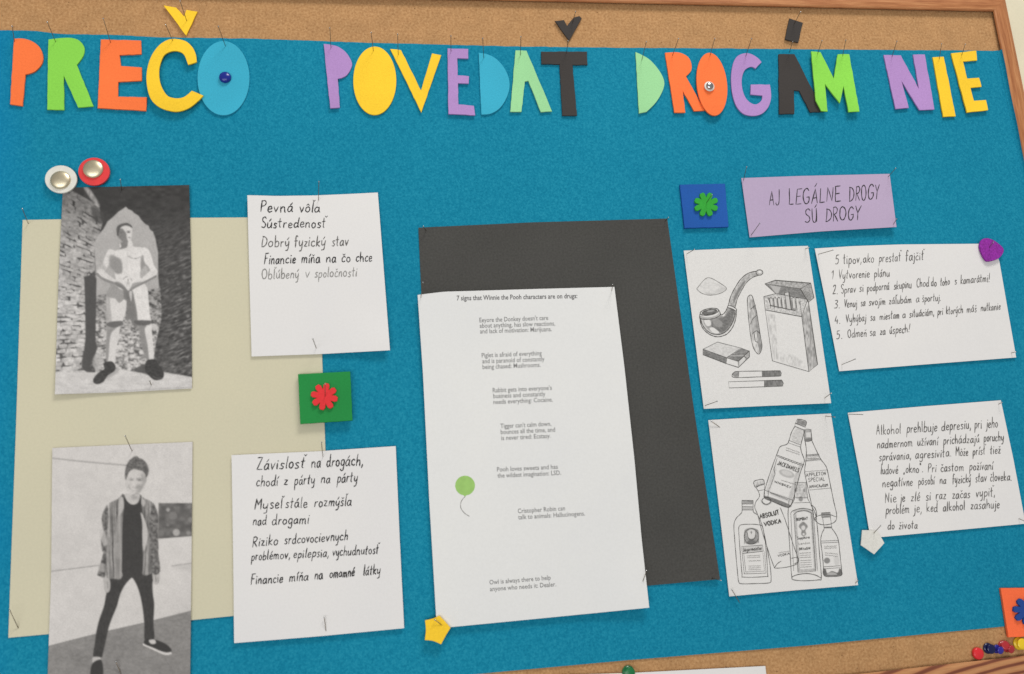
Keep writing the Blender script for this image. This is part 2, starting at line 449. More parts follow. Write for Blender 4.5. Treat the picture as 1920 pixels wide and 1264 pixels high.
def word_strokes(word, jit=.02):
    out = []; x = 0.
    for ch in word:
        dec = unicodedata.normalize('NFD', ch); base = dec[0]; marks = dec[1:]
        w, data = G.get(base, G['o'])
        sx = rnd.uniform(.88, 1.12); dy = rnd.uniform(-jit, jit) * 1.8; rot = rnd.uniform(-1, 1) * jit * 2.6; sy = 1 + rnd.uniform(-1, 1) * jit * 3.5; wb = [(rnd.uniform(-1, 1) * jit * .9, rnd.uniform(-1, 1) * jit * .9, rnd.uniform(3, 8), rnd.uniform(0, 6)) for _ in range(2)]
        for k, s in enumerate(data.split('|')):
            if marks and base in 'ij' and k == 1: continue
            st = s.startswith('!'); pts = [tuple(float(c) for c in q.split(',')) for q in s.lstrip('!').split()]
            if not st: pts = catmull(pts, None, False, 4)
            else:
                q = []
                for a, b in zip(pts, pts[1:]): q += [(a[0] + (b[0]-a[0]) * t, a[1] + (b[1]-a[1]) * t) for t in (0, .33, .66)]
                pts = q + [pts[-1]]
            out.append([(x + (px - rot * py + wb[0][0] * math.sin(wb[0][2] * py + wb[0][3])) * sx, py * sy + dy + wb[1][1] * math.sin(wb[1][2] * px + wb[1][3])) for px, py in pts])
        for mk in marks:
            top = 1.08 if base in TALL else .64; cx = x + w * .5
            if mk == '\u0301': m = [[(cx - .02, top), (cx + .05, top + .1), (cx + .12, top + .22)]]
            elif mk == '\u030c':
                if base in 'ltdL': cx = x + w * .95; top = .98
                m = [[(cx - .08, top + .14), (cx, top + .03), (cx + .1, top + .14)]]
            elif mk == '\u0302': m = [[(cx - .1, top), (cx, top + .12), (cx + .1, top)]]
            else: m = [[(cx - .08, top + .06), (cx - .07, top + .1)], [(cx + .07, top + .06), (cx + .08, top + .1)]]
            out += m
        x += w * sx + .1
    return out, max(x - .1, .1)

def handline(name, sh, parent, mat, width, h, base, words, slant=.08, rise=None):
    """words: (text, x0, x1) ; base: (xa, ya, xb, yb) baseline through two photograph positions"""
    xa, ya, xb, yb = base; sl = (yb - ya) / (xb - xa)
    ang = math.atan(sl); ux, uy = math.cos(ang), math.sin(ang)
    st = []
    for tx, x0, x1 in words:
        ss, w = word_strokes(tx)
        k = (x1 - x0) / w
        for s in ss:
            q = []
            for gx, gy in s:
                px = x0 + gx * k + gy * h * slant; py = ya + (px - xa) * sl - gy * h
                q.append((px, py))
            st.append(q)
    return ribbons(name, sh, st, width, mat, parent)

# ---- printed lettering from the built-in typeface
def printed(name, sh, parent, mat, text, x0, y0, x1, y1, cap, bold=0.):
    cu = bpy.data.curves.new('lettering', 'FONT'); cu.body = text; cu.size = 1; cu.resolution_u = 2; cu.offset = bold
    ob = bpy.data.objects.new('lettering', cu); COL.objects.link(ob)
    dg = bpy.context.evaluated_depsgraph_get(); me = ob.evaluated_get(dg).to_mesh()
    V = np.empty(len(me.vertices) * 3); me.vertices.foreach_get('co', V); V = V.reshape(-1, 3)
    Fc = [list(p.vertices) for p in me.polygons]
    ob.evaluated_get(dg).to_mesh_clear(); bpy.data.objects.remove(ob); bpy.data.curves.remove(cu)
    mn, mx = V[:, 0].min(), V[:, 0].max()
    t = (V[:, 0] - mn) / (mx - mn); hh = V[:, 1] / .7 * cap
    L = math.hypot(x1-x0, y1-y0); dx, dy = (x1-x0)/L, (y1-y0)/L
    P = np.stack([x0 + (x1-x0)*t - dy*hh*-1*0 + dy*hh, y0 + (y1-y0)*t - hh*dx], 1)
    return link(name, mesh(name, sh.surf(P, .00013), Fc), mat, parent)

# ---- painting of flat prints: tones given to the fine grid of a printed sheet
class Canvas:
    def __init__(s, P, tone): s.P = P; s.c = np.full(len(P), float(tone))
    def _near(s, Q, pad):
        Q = np.asarray(Q); a = Q.min(0) - pad; b = Q.max(0) + pad
        return np.nonzero(((s.P > a) & (s.P < b)).all(1))[0]
    def cover(s, Q, soft=.7):
        Q = np.array([q[:2] for q in Q], float); idx = s._near(Q, soft * 2 + 1)
        if len(idx) == 0: return idx, np.zeros(0)
        P = s.P[idx]; D = np.full(len(P), 1e9); ins = np.zeros(len(P), bool)
        for a, b in zip(Q, np.roll(Q, -1, 0)):
            ab = b - a; t = np.clip(((P - a) @ ab) / (ab @ ab + 1e-9), 0, 1)
            D = np.minimum(D, np.hypot(*(P - a - t[:, None] * ab).T))
            with np.errstate(divide='ignore', invalid='ignore'):
                ins ^= ((a[1] > P[:, 1]) != (b[1] > P[:, 1])) & (P[:, 0] < (b[0]-a[0]) * (P[:, 1]-a[1]) / (b[1]-a[1]) + a[0])
        sd = np.where(ins, D, -D)
        return idx, np.clip(.5 + sd / (2 * soft), 0, 1)
    def poly(s, Q, tone, soft=.7, alpha=1., smooth=True, tex=None):
        if smooth: Q = catmull(Q, [len(q) > 2 for q in Q], True, 4)
        i, m = s.cover(Q, soft)
        tn = tone if tex is None else tone * tex[i]
        s.c[i] += (tn - s.c[i]) * m * alpha
    def line(s, Q, w, tone, alpha=1., smooth=True):
        if smooth and len(Q) > 2: Q = catmull(Q, None, False, 4)
        Q = np.array([q[:2] for q in Q], float); i = s._near(Q, w + 1.5); P = s.P[i]; D = np.full(len(P), 1e9)
        for a, b in zip(Q, Q[1:]):
            ab = b - a; t = np.clip(((P - a) @ ab) / (ab @ ab + 1e-9), 0, 1)
            D = np.minimum(D, np.hypot(*(P - a - t[:, None] * ab).T))
        m = np.clip(.5 + (w / 2 - D) / 1.0, 0, 1) * alpha
        s.c[i] += (tone - s.c[i]) * m
    def blob(s, x, y, rx, ry, tone, alpha=1.):
        d = ((s.P[:, 0] - x) / rx) ** 2 + ((s.P[:, 1] - y) / ry) ** 2
        m = np.exp(-d * 1.4) * alpha; s.c += (tone - s.c) * m
    def soften(s, nu, k=1.):
        g = s.c.reshape(-1, nu); p = np.pad(g, 1, mode='edge')
        b = (p[:-2, 1:-1] + p[2:, 1:-1] + p[1:-1, :-2] + p[1:-1, 2:]) / 8 + (p[:-2, :-2] + p[2:, 2:] + p[:-2, 2:] + p[2:, :-2]) / 16 + g / 4
        s.c = (g + (b - g) * k).ravel()
    def rgb(s, tint=(1.03, 1.0, .95)):
        c = np.clip(s.c, .02, .85); return np.stack([c * t for t in tint], 1)
def vnoise(P, sx, sy, seed, ang=0.):
    rs = np.random.RandomState(seed); g = rs.rand(128, 128); c, s = math.cos(ang), math.sin(ang)
    X = (P[:, 0] * c + P[:, 1] * s) / sx; Y = (-P[:, 0] * s + P[:, 1] * c) / sy
    xi = np.floor(X).astype(int); yi = np.floor(Y).astype(int); fx = X - xi; fy = Y - yi
    fx = fx*fx*(3-2*fx); fy = fy*fy*(3-2*fy)
    a, b, c2, d = g[yi % 128, xi % 128], g[yi % 128, (xi+1) % 128], g[(yi+1) % 128, xi % 128], g[(yi+1) % 128, (xi+1) % 128]
    return (a*(1-fx) + b*fx) * (1-fy) + (c2*(1-fx) + d*fx) * fy

# ------------------------------------------------------------------ the wall and the board
wm = bpy.data.meshes.new('wall')
wm.from_pydata([(-3, .013, -2), (3, .013, -2), (3, .013, 2), (-3, .013, 2), (-3, .2, -2), (3, .2, -2), (3, .2, 2), (-3, .2, 2)], [],
               [[0, 1, 2, 3], [1, 5, 6, 2], [5, 4, 7, 6], [4, 0, 3, 7], [3, 2, 6, 7], [4, 5, 1, 0]])
tag(link('wall', wm, M['wall']), kind='structure')

XL, XR = -.70, back(1856.5, 19.5)[0]
ZT = back(1500, 17.5)[1]; ZB = back(1800, 1241)[1]
board = empty('cork_board', ((XL+XR)/2, 0, ZB), 'wood framed cork notice board covered by the blue felt', 'notice board')
def boxmesh(name, x0, x1, y0, y1, z0, z1):
    V = [(x, y, z) for x in (x0, x1) for y in (y0, y1) for z in (z0, z1)]
    return mesh(name, V, [[0,1,3,2],[4,6,7,5],[0,4,5,1],[2,3,7,6],[0,2,6,4],[1,5,7,3]])
link('cork_panel', boxmesh('cork_panel', XL-.0085, XR+.0085, 0, .006, ZB-.0085, ZT+.0085), M['cork'], board)
PROF = [(.0090, .0122), (.0090, -.0028), (.0004, -.0032), (0, -.0040), (.0006, -.0052), (.002, -.0058), (.0075, -.0062), (.014, -.0058), (.0185, -.0042), (.0196, -.002), (.0198, .0122)]
def rail(name, side, mat):
    V = []; n = len(PROF)
    for end in (0, 1):
        for u, y in PROF:
            if side == 'top': V.append(((XL - u) if end == 0 else (XR + u), y, ZT + u))
            if side == 'bottom': V.append(((XL - u) if end == 0 else (XR + u), y, ZB - u * 1.6))
            k = 1.6
            if side == 'right': V.append((XR + u, y, (ZB - u * k) if end == 0 else (ZT + u)))
            if side == 'left': V.append((XL - u, y, (ZB - u * k) if end == 0 else (ZT + u)))
    Fc = [[i, (i+1) % n, n + (i+1) % n, n + i] for i in range(n)] + [list(range(n)), list(range(n, 2*n))[::-1]]
    me = mesh(name, V, Fc); bm = bmesh.new(); bm.from_mesh(me); bmesh.ops.recalc_face_normals(bm, faces=bm.faces); bm.to_mesh(me); bm.free()
    return link('frame_rail', me, mat, board)
rail('frame_rail', 'top', M['wood_h']); rail('frame_rail', 'right', M['wood_v']); rail('frame_rail', 'left', M['wood_v'])
rb = rail('frame_rail', 'bottom', M['wood_c']); rb['label'] = 'bottom rail of the frame with dark arched grain'

# blue felt: cut a little unevenly, lies on the cork and runs up against the right rail
fs = Sheet(.0009, .0003, 5)
top = [(-190, 50), (0, 57), (63, 58), (117, 64), (200, 65), (300, 70), (467, 72.5), (600, 77), (680, 80), (800, 83), (960, 87), (1100, 89), (1220, 90.3), (1300, 90.5), (1400, 91.5), (1560, 92.6), (1700, 94), (1800, 94.6), (1877, 95.5)]
bot = [(-260, 1372), (400, 1310), (893, 1264), (1177, 1238), (1350, 1224), (1520, 1210), (1700, 1192.5), (1881, 1175), (2046, 1160)]
top = rough_edge(top, .5, 9)[:-1]; top = [p for p in top if True]
_i = [k for k in range(len(top)) if top[k][0] > -190 - 1]
# keep only the forward run of the outline (rough_edge closes the loop)
fw = []
for p in top:
    if fw and p[0] < fw[-1][0] - 1: break
    fw.append(p)
top = fw + [(1877, 95.5)]
xr = XR - .0005
def fpx(x, z, y=-.0009):
    d = R.T @ (np.array([x, y, z]) - CP); return (960 + d[0] / d[1] * F, 632 - d[2] / d[1] * F)
zt, zb = back(1877, 95.5)[1], back(1881, 1175)[1]
rightl = [fpx(xr, zt + (zb - zt) * k / 12) for k in range(13)]
top[-1] = rightl[0]; bot[-1] = rightl[-1]
top = [p for p in top[:-1] if p[0] < top[-1][0] - 2] + [top[-1]]
felt = make_sheet('felt_sheet', fs, top, rightl, bot, [(-190, 50), (-260, 1372)], M['felt'], None, 200, 40, .0007)
tag(felt, 'large blue felt sheet lying on the cork behind all papers and letters', 'felt sheet')
# its folded right edge climbing the rail
zz = np.linspace(zt - .001, zb, 60); V = []; Fc = []
for k, z in enumerate(zz):
    a = .0045 + .0004 * math.sin(k * .9)
    V += [(xr - .0022, -.0012, z), (xr - .0002, -.0022, z), (xr + .0004, -.004, z), (xr + .0006 , -a - .0012, z)]
for k in range(59):
    for j in range(3): Fc.append([k*4+j, k*4+j+1, k*4+5+j, k*4+4+j])
link('folded_edge', mesh('folded_edge', V, Fc, True), M['felt'], felt)

# ------------------------------------------------------------------ big backing papers
sh = Sheet(.0016, .0006, 1)
o = make_sheet('beige_paper', sh, [(42.5, 412.5), (250, 409), (597, 407)], [(597, 407), (604, 668), (610, 838), (620, 1141)], [(15.5, 1196), (220, 1177), (437, 1155), (620, 1141)], [(42.5, 412.5), (30, 800), (15.5, 1196)], M['beige'], None, 40, 50)
tag(o, 'large beige sheet of paper behind the two black and white photos', 'paper sheet')
sh = Sheet(.0016, .0008, 2, [(1350, 1086, .003, .03)])
o = make_sheet('black_card', sh, [(784.5, 427), (1000, 417), (1251, 410)], [(1251, 410), (1300, 760), (1350, 1086)], [(832, 1129), (1217, 1098), (1350, 1086)], [(784.5, 427), (790, 548), (832, 1129)], M['card'], None, 40, 50)
tag(o, 'large black card behind the printed page in the middle', 'card')

# ------------------------------------------------------------------ two printed photographs
def photo1(P):
    A = lambda *q: T(5.266, 80, 280, q); B = lambda *q: T(4.8625, 80, 500, q)
    c = Canvas(P, .1)
    X, Y = P[:, 0], P[:, 1]
    # dark wall, courses fanning towards the arch
    ang = np.where(X > 235, -.42, .5)
    w1 = vnoise(P, 8, 2.6, 1, -.42); w2 = vnoise(P, 4, 1.8, 2, -.42)
    c.c = .062 + .05 * w1 + .03 * w2 + .06 * np.clip((Y - 430) / 250, 0, 1) * (w1 * w2 * 2)
    c.c += .3 * np.clip(w1 - .62, 0, 1) * np.clip((X - 300) / 40, 0, 1) * np.clip((Y - 400) / 100, 0, 1)
    k = np.clip((Y - 380) / 60, 0, 1); c.c = c.c * k + (.055 + .035 * vnoise(P, 9, 5, 3)) * (1 - k)
    # lit stonework on the left: uneven courses that level out lower down
    sk = np.clip((600 - Y) / 170, -.1, 1)
    V2 = np.stack([X + 3 * vnoise(P, 14, 9, 16), Y - (X - 110) * .62 * sk + 2.4 * vnoise(P, 16, 10, 15)], 1)
    course = V2[:, 1] / 8.4; cell = np.floor(course)
    col = V2[:, 0] / (13 + (cell * 5 % 4) * 3.) + (cell * 37 % 11) / 11.
    jt = np.minimum(np.minimum(course % 1, 1 - course % 1) * 8.4, np.minimum(col % 1, 1 - col % 1) * 15)
    hsh = ((np.floor(col) * 13 + cell * 7) % 9) / 9.
    brick = .56 + .12 * (hsh - .5) + .26 * (vnoise(P, 5, 3, 11) - .5) + .1 * (vnoise(P, 22, 12, 18) - .5)
    gap = np.clip((2.6 * vnoise(V2, 10, 5, 12) ** 2 - .1) - jt * .75, 0, 1)
    brick = brick * (1 - .72 * gap)
    brick = brick * (1 - .5 * np.clip((470 - Y) / 90., 0, 1)) * (.84 + .16 * np.clip((Y - 520) / 60, 0, 1))
    c.poly(A((150, 330), (560, 560), (570, 650), (590, 730), (540, 900), (510, 1000), (520, 1264)) + B((480, 30), (400, 100), (385, 160), (390, 640), (370, 900), (420, 985), (60, 985)), 1., 1.2, tex=brick, smooth=False)
    c.poly(A((405, 375), (450, 375), (560, 540), (540, 565), (470, 480)), .42, 1.8, .75, tex=.7 + .6 * vnoise(P, 3, 5, 14))
    c.poly(A((480, 560), (600, 640), (580, 740), (500, 690)), .1, 2.5, .8)
    c.poly(A((545, 380), (700, 380), (640, 600), (560, 560)), .07, 3, .8)
    sky = A((822, 568), (845, 592), (880, 605), (905, 632), (945, 655), (975, 700), (1015, 740), (1045, 755), (1060, 795), (1088, 812), (1112, 880), (1125, 950), (1138, 1010), (1140, 1264)) + B((1062, 190), (1000, 260), (480, 280), (430, 140), (485, 110)) + A((525, 1200), (512, 1000), (522, 910), (555, 840), (600, 790), (640, 715), (700, 665), (745, 620))
    c.poly(sky, .46, .9, smooth=False)
    rub = .46 + .62 * (vnoise(P, 5.5, 3.4, 21) - .5) + .4 * (vnoise(P, 2.6, 2, 22) - .5)
    rub = np.clip(rub, .14, .66) * (.62 + .38 * np.clip((Y - 560) / 70, 0, 1))
    c.poly(B((482, 270), (560, 250), (700, 260), (800, 330), (960, 210), (1072, 195), (1085, 450), (1030, 700), (1000, 950), (700, 950), (480, 985)), 1., 1.2, tex=rub, smooth=False)
    c.poly(B((375, 90), (480, 95), (490, 210), (482, 640), (495, 760), (430, 900), (470, 985), (355, 910), (392, 650), (380, 150)), .12, 1.2)
    c.poly(B((480, 800), (535, 800), (550, 880), (500, 950), (455, 890)), .5, 1.6, .7)
    gr = .62 + .1 * (vnoise(P, 12, 4, 31) - .5)
    c.poly(B((60, 960), (480, 965), (700, 935), (880, 965), (1090, 960), (1400, 1015), (1400, 1200), (60, 1200)), 1., 1.2, tex=gr, smooth=False)
    c.line(B((600, 1140), (1000, 1118), (1370, 1098)), 1.6, .42, .8)
    c.line(B((100, 1165), (1370, 1108)), 1.5, .5, .6)
    # shadows by the feet
    c.poly(B((560, 930), (700, 930), (640, 1000), (520, 1020)), .3, 2, .5); c.poly(B((850, 940), (1000, 930), (1080, 960), (960, 985)), .3, 2, .6)
    E = lambda *q: T(6.479, 170, 405, q); Fq = lambda *q: T(8.4286, 180, 590, q); Wq = lambda *q: T(3.068, 94, 338, q)
    # legs and shoes
    c.poly(Fq((190, 170), (370, 165), (365, 300), (345, 430), (312, 600), (300, 765), (180, 755), (160, 560), (165, 330)), .67, .8)
    c.poly(Fq((190, 150), (350, 170), (290, 240), (240, 300), (215, 430), (205, 600), (185, 745), (160, 745), (152, 520), (165, 320)), .3, 1.2, .9)
    c.poly(Fq((660, 130), (862, 130), (885, 300), (900, 450), (912, 600), (906, 722), (828, 722), (780, 650), (725, 470), (690, 260)), .68, .8)
    c.poly(Fq((655, 130), (800, 140), (772, 230), (785, 330), (815, 480), (838, 700), (800, 700), (765, 640), (712, 470), (686, 260)), .27, 1.2, .9)
    c.poly(Wq((480, 1092), (540, 1060), (600, 1080), (600, 1130), (540, 1112)), .12, 1.2, .9)
    c.poly(Wq((305, 1055), (322, 1045), (355, 1042), (376, 1068), (370, 1098), (332, 1124), (305, 1162), (268, 1174), (247, 1160), (252, 1135), (282, 1102), (312, 1085)), .09, .7, tex=.75 + .5 * vnoise(P, 3, 2, 33))
    c.poly(Wq((553, 1040), (575, 1030), (602, 1032), (625, 1062), (652, 1100), (654, 1128), (640, 1146), (600, 1150), (565, 1122), (545, 1090)), .085, .7, tex=.75 + .5 * vnoise(P, 3, 2, 34))
    c.line(Wq((590, 1128), (620, 1140), (645, 1136)), 1., .25, .6); c.line(Wq((262, 1160), (290, 1150)), 1., .22, .5)
    # shorts
    c.poly(E((250, 830, 1), (380, 870), (450, 940), (440, 1050), (428, 1150), (400, 1264)) + Fq((445, 0), (425, 100, 1), (300, 108), (165, 150, 1), (190, 60)) + E((195, 1150), (192, 1000), (205, 910)), .68, .8)
    c.poly(E((490, 910, 1), (570, 860), (655, 825, 1), (690, 890), (705, 1050), (718, 1200)) + Fq((860, 30), (872, 98, 1), (610, 98, 1), (590, 30)) + E((540, 1200), (520, 1050)), .72, .8)
    c.poly(E((185, 1000), (230, 1000), (245, 1150), (260, 1350), (200, 1360), (180, 1200)), .42, 1.6, .75)
    c.poly(E((430, 905), (505, 905), (535, 1020), (560, 1150), (572, 1330), (520, 1340), (470, 1240), (425, 1250), (436, 1100)), .24, 1.2, .95)
    c.poly(E((468, 925), (502, 920), (492, 1040)), .6, .7, .9)
    c.poly(E((252, 828), (380, 870), (418, 950), (405, 1010), (345, 1058), (295, 1005), (200, 985), (196, 920), (235, 855)), .36, 1.0, .95)
    c.poly(E((380, 870), (440, 900), (462, 960), (440, 1020), (405, 1010), (400, 930)), .22, 1.2, .85)
    c.poly(Fq((155, 155), (230, 112), (400, 102), (428, 150), (330, 200), (230, 200)), .18, .9, .95)
    c.poly(Fq((608, 95), (875, 95), (835, 165), (660, 165)), .16, .9, .95)
    # trunk
    c.poly(E((300, 425), (400, 395), (470, 335), (520, 372), (640, 388), (690, 425), (655, 500), (615, 560), (605, 660), (602, 740), (645, 825), (560, 880), (450, 905), (330, 865), (292, 700), (240, 625), (225, 500)), .71, .8)
    c.blob(*E((420, 620))[0], 5, 22, .66, .6); c.blob(*E((540, 660))[0], 9, 12, .77, .7)
    # far arm and near arm
    c.poly(E((240, 403), (205, 425), (172, 500), (145, 575), (95, 635), (72, 690), (100, 725), (150, 700), (215, 605), (240, 500), (300, 440)), .62, .8)
    c.poly(E((240, 410), (285, 420), (290, 450), (240, 480), (190, 480), (205, 440)), .72, 1.6, .8); c.poly(E((165, 520), (215, 510), (215, 590), (175, 610)), .72, 2, .6)
    c.poly(E((140, 560), (165, 600), (185, 640), (180, 670), (135, 640), (95, 650)), .42, 1.6, .6)
    c.poly(E((78, 690), (110, 650), (185, 690), (285, 765), (360, 795), (430, 850), (455, 900), (425, 915), (330, 858), (240, 812), (135, 775), (80, 735)), .66, .8)
    c.line(E((80, 705), (130, 755), (220, 795), (310, 828), (400, 880), (445, 930)), 5, .25, .85)
    c.poly(E((300, 800), (360, 810), (420, 860), (455, 910), (440, 960), (390, 890), (320, 850)), .24, 1.2, .8)
    c.poly(E((640, 386), (700, 408), (738, 490), (765, 590), (805, 660), (800, 700), (730, 690), (680, 640), (650, 570), (636, 480)), .73, .8)
    c.poly(E((800, 660), (800, 710), (710, 775), (640, 815), (560, 865), (478, 908), (468, 885), (500, 825), (600, 772), (680, 705), (720, 672)), .68, .8)
    c.line(E((790, 735), (700, 782), (630, 818), (540, 865), (480, 900)), 4, .24, .85)
    c.poly(E((480, 850), (520, 815), (640, 800), (620, 830), (540, 865), (478, 905)), .3, 1.2, .75)
    # shadows on chest, armpit, muscle lines
    c.poly(E((240, 485), (320, 500), (368, 530), (385, 600), (380, 690), (320, 705), (270, 665), (228, 600)), .31, 1.8, .92)
    c.poly(E((228, 480), (290, 470), (300, 500), (250, 520), (232, 590)), .4, 1.6, .6)
    c.poly(E((608, 510), (640, 478), (655, 560), (705, 620), (725, 662), (695, 672), (660, 610), (612, 655)), .32, 1.3, .85)
    c.line(E((452, 488), (490, 508), (545, 520), (605, 498)), 2.2, .42, .7); c.blob(*E((545, 518))[0], 2.2, 1.5, .28, .8); c.blob(*E((470, 490))[0], 3, 1.6, .4, .5)
    c.line(E((440, 400), (445, 520), (430, 650)), 2, .6, .5); c.line(E((370, 405), (440, 420), (520, 400)), 1.4, .56, .5)
    c.poly(E((400, 760), (450, 725), (495, 752), (512, 800), (470, 890), (440, 888), (405, 830), (372, 790)), .7, .9)
    for q, w_, t_ in ((((395, 770), (420, 745), (445, 738)), 1.5, .32), (((455, 770), (450, 830)), 1.6, .25), (((490, 760), (500, 790)), 1.3, .35), (((430, 800), (440, 860)), 1.1, .45), (((470, 800), (465, 860)), 1., .42)):
        c.line(E(*q), w_, t_, .85)
    # head
    c.poly(E((365, 320), (450, 320), (495, 300), (512, 365), (470, 410), (400, 420), (355, 395)), .66, .8)
    c.poly(E((365, 320), (445, 330), (445, 370), (420, 392), (350, 402), (372, 370)), .22, 1., .9)
    c.poly(E((335, 180), (350, 125), (420, 105), (490, 125), (503, 170), (500, 235), (488, 290), (455, 325), (400, 330), (362, 280), (330, 250)), .66, .7)
    c.poly(E((330, 170), (380, 150), (405, 175), (432, 215), (440, 270), (455, 325), (400, 335), (362, 285), (328, 250)), .23, 1.2, .92)
    c.blob(*E((375, 200))[0], 3.5, 2.2, .16, .5)
    c.poly(E((312, 160), (330, 118), (390, 90), (450, 86), (498, 118), (503, 145), (470, 128), (420, 118), (375, 135), (350, 170), (336, 240), (320, 235)), .13, 1., .95, tex=.7 + .6 * vnoise(P, 2, 2, 36))
    c.blob(*E((460, 196))[0], 4, 2.1, .08, 1.); c.blob(*E((470, 264))[0], 2.6, 1.6, .26, .9); c.blob(*E((470, 232))[0], 1.4, 2.4, .74, .6); c.line(E((440, 180), (485, 178)), 1., .3, .6)
    c.soften(200, .7); c.c = .7 * (c.c / .7) ** 1.16
    c.c = c.c * (.92 + .16 * vnoise(P, 1.8, 1.8, 41)) * (.95 + .1 * vnoise(P, 9, 9, 42))
    return c.rgb((1.04, 1.0, .965))
def photo2(P):
    A = lambda *q: T(5.266, 80, 800, q); D = lambda *q: T(5.266, 80, 1024, q)
    c = Canvas(P, .64)
    c.c = .645 - .03 * vnoise(P, 60, 60, 51) - .06 * np.clip((P[:, 1] - 1080) / 100, 0, 1) * np.clip((P[:, 0] - 250) / 100, 0, 1)
    c.line(A((100, 312), (450, 350), (840, 382)), 3, .42, .8)
    c.line(D((60, 252), (560, 190)), 1.8, .36, .9); c.line(D((1280, 196), (1500, 165)), 1.8, .36, .9)
    c.poly(D((1280, 200), (1500, 168), (1500, 260), (1350, 230)), .5, 5, .5)
    fl = .31 + .06 * (vnoise(P, 5, 3, 61) - .5) + .04 * (vnoise(P, 30, 12, 62) - .5)
    c.poly(D((20, 998), (300, 925), (660, 835), (1000, 758), (1500, 632), (1500, 1500), (20, 1500)), 1., .8, tex=fl, smooth=False)
    c.line(D((20, 998), (300, 925), (660, 835), (1000, 758), (1500, 632)), 1.4, .2, .6, False)
    pic = .15 + .1 * vnoise(P, 9, 7, 71)
    c.poly(A((1145, 755), (1480, 755), (1478, 1082), (1138, 1108)), 1., .8, tex=pic, smooth=False)
    for x, y, r, t in ((1238, 822, 3.4, .45), (1285, 880, 8, .28), (1320, 1045, 6.5, .5), (1440, 1050, 4, .35), (1460, 920, 5, .3), (1170, 1050, 6, .26), (1235, 970, 3, .28), (1450, 790, 3.5, .3), (1305, 800, 2.5, .26)):
        c.poly(T(5.266, 80, 800, ell(x, y, r * 5.2, r * 5.2)), t, 1.5, .9, smooth=False)
    # trousers, shoes
    leg = .085 + .03 * vnoise(P, 2.2, 4, 81)
    c.poly(D((650, 300), (780, 280), (900, 290), (870, 320), (810, 390), (765, 480), (735, 590), (690, 700), (655, 800), (625, 930), (600, 1040), (578, 1105), (500, 1092), (515, 960), (530, 840), (560, 720), (605, 590), (625, 480), (650, 380)), 1., .8, tex=leg)
    c.poly(D((860, 300), (960, 240), (1090, 250), (1085, 380), (1090, 480), (1102, 580), (1095, 760), (1100, 925), (1010, 935), (1003, 780), (990, 640), (965, 500), (930, 390), (890, 320)), 1., .8, tex=leg)
    c.poly(D((498, 1098), (575, 1102), (545, 1140), (495, 1160)), .55, .8)
    c.poly(D((490, 1160), (560, 1120), (590, 1150), (598, 1264), (560, 1330), (500, 1340), (470, 1264)), .09, .8)
    c.line(D((1000, 972), (1090, 1012), (1170, 1050), (1215, 1064), (1262, 1058)), 4.2, .66)
    c.poly(D((1008, 930), (1090, 922), (1150, 935), (1230, 975), (1275, 1030), (1245, 1048), (1170, 1038), (1080, 1000), (1005, 968)), .09, .8)
    c.poly(D((1050, 930), (1105, 925), (1115, 960), (1070, 965)), .6, .8)
    # hands
    c.poly(D((600, 290), (650, 300), (668, 380), (655, 450), (615, 452), (602, 380)), .5, .9); c.line(D((640, 350), (645, 420)), 1.5, .25, .7)
    c.poly(D((1085, 262), (1150, 258), (1158, 320), (1140, 372), (1100, 372)), .5, .9); c.line(D((1115, 300), (1120, 350)), 1.8, .25, .8); c.line(D((1140, 310), (1142, 360)), 1.3, .3, .8)
    # jacket
    V3 = np.stack([P[:, 0] + 3 * vnoise(P, 30, 40, 90) + np.abs(P[:, 0] - 245) * (1000 - P[:, 1]) * .0006, P[:, 1]], 1)
    st = .1 + .5 * np.clip(vnoise(V3, 2.6, 70, 88) * .7 + vnoise(V3, 1.5, 30, 89) * .5 - .12, 0, 1) ** 1.2
    st = np.clip(st, .1, .5) * (.85 + .3 * vnoise(P, 2, 5, 91))
    sl = .2 + .22 * (vnoise(P, 3.2, 3.2, 92) - .4)
    jl = A((800, 665), (740, 715), (660, 755), (605, 830), (582, 910), (600, 1040), (575, 1120), (590, 1230)) + D((600, 60), (625, 200), (635, 310), (690, 322), (790, 295)) + A((785, 1200), (790, 950), (805, 800))
    jr = A((945, 665), (1010, 710), (1080, 745), (1120, 810), (1140, 900), (1135, 1050), (1145, 1200)) + D((1140, 60), (1158, 250), (1085, 270), (980, 272)) + A((985, 1200), (985, 950), (970, 800))
    c.poly(jl, 1., .8, tex=st); c.poly(jr, 1., .8, tex=st)
    c.poly(A((640, 780), (605, 830), (582, 910), (600, 1040), (575, 1120), (590, 1230)) + D((600, 60), (545, 262), (545, 292), (625, 285)) + A((625, 1150), (650, 950)), 1., .8, tex=np.clip(sl, .1, .5))
    c.poly(A((1085, 760), (1120, 810), (1140, 900), (1135, 1050), (1145, 1200)) + D((1140, 60), (1158, 250), (1085, 262)) + A((1060, 1150), (1050, 950)), 1., .8, tex=np.clip(sl, .08, .4))
    c.poly(A((560, 1050), (600, 1010), (640, 1150), (600, 1170)), .55, 1.5, .7); c.poly(D((548, 190), (600, 170), (610, 250), (560, 250)), .5, 1.5, .6)
    c.poly(A((735, 900), (785, 900), (780, 1264), (715, 1264)), .42, 1.5, .6); c.poly(D((715, 0), (785, 0), (785, 290), (720, 300)), .42, 1.5, .6)
    # tee and collar
    c.poly(A((800, 668), (830, 720), (880, 765), (935, 745), (948, 690), (975, 760), (985, 950), (985, 1264)) + D((980, 262), (880, 305), (790, 290)) + A((782, 1264), (788, 950), (800, 800)), .1, .8, tex=.9 + .2 * vnoise(P, 2, 2, 93))
    c.poly(A((755, 720), (790, 700), (800, 800), (752, 885)), .5, .9); c.poly(A((985, 715), (1010, 740), (1000, 790), (975, 760)), .5, .9)
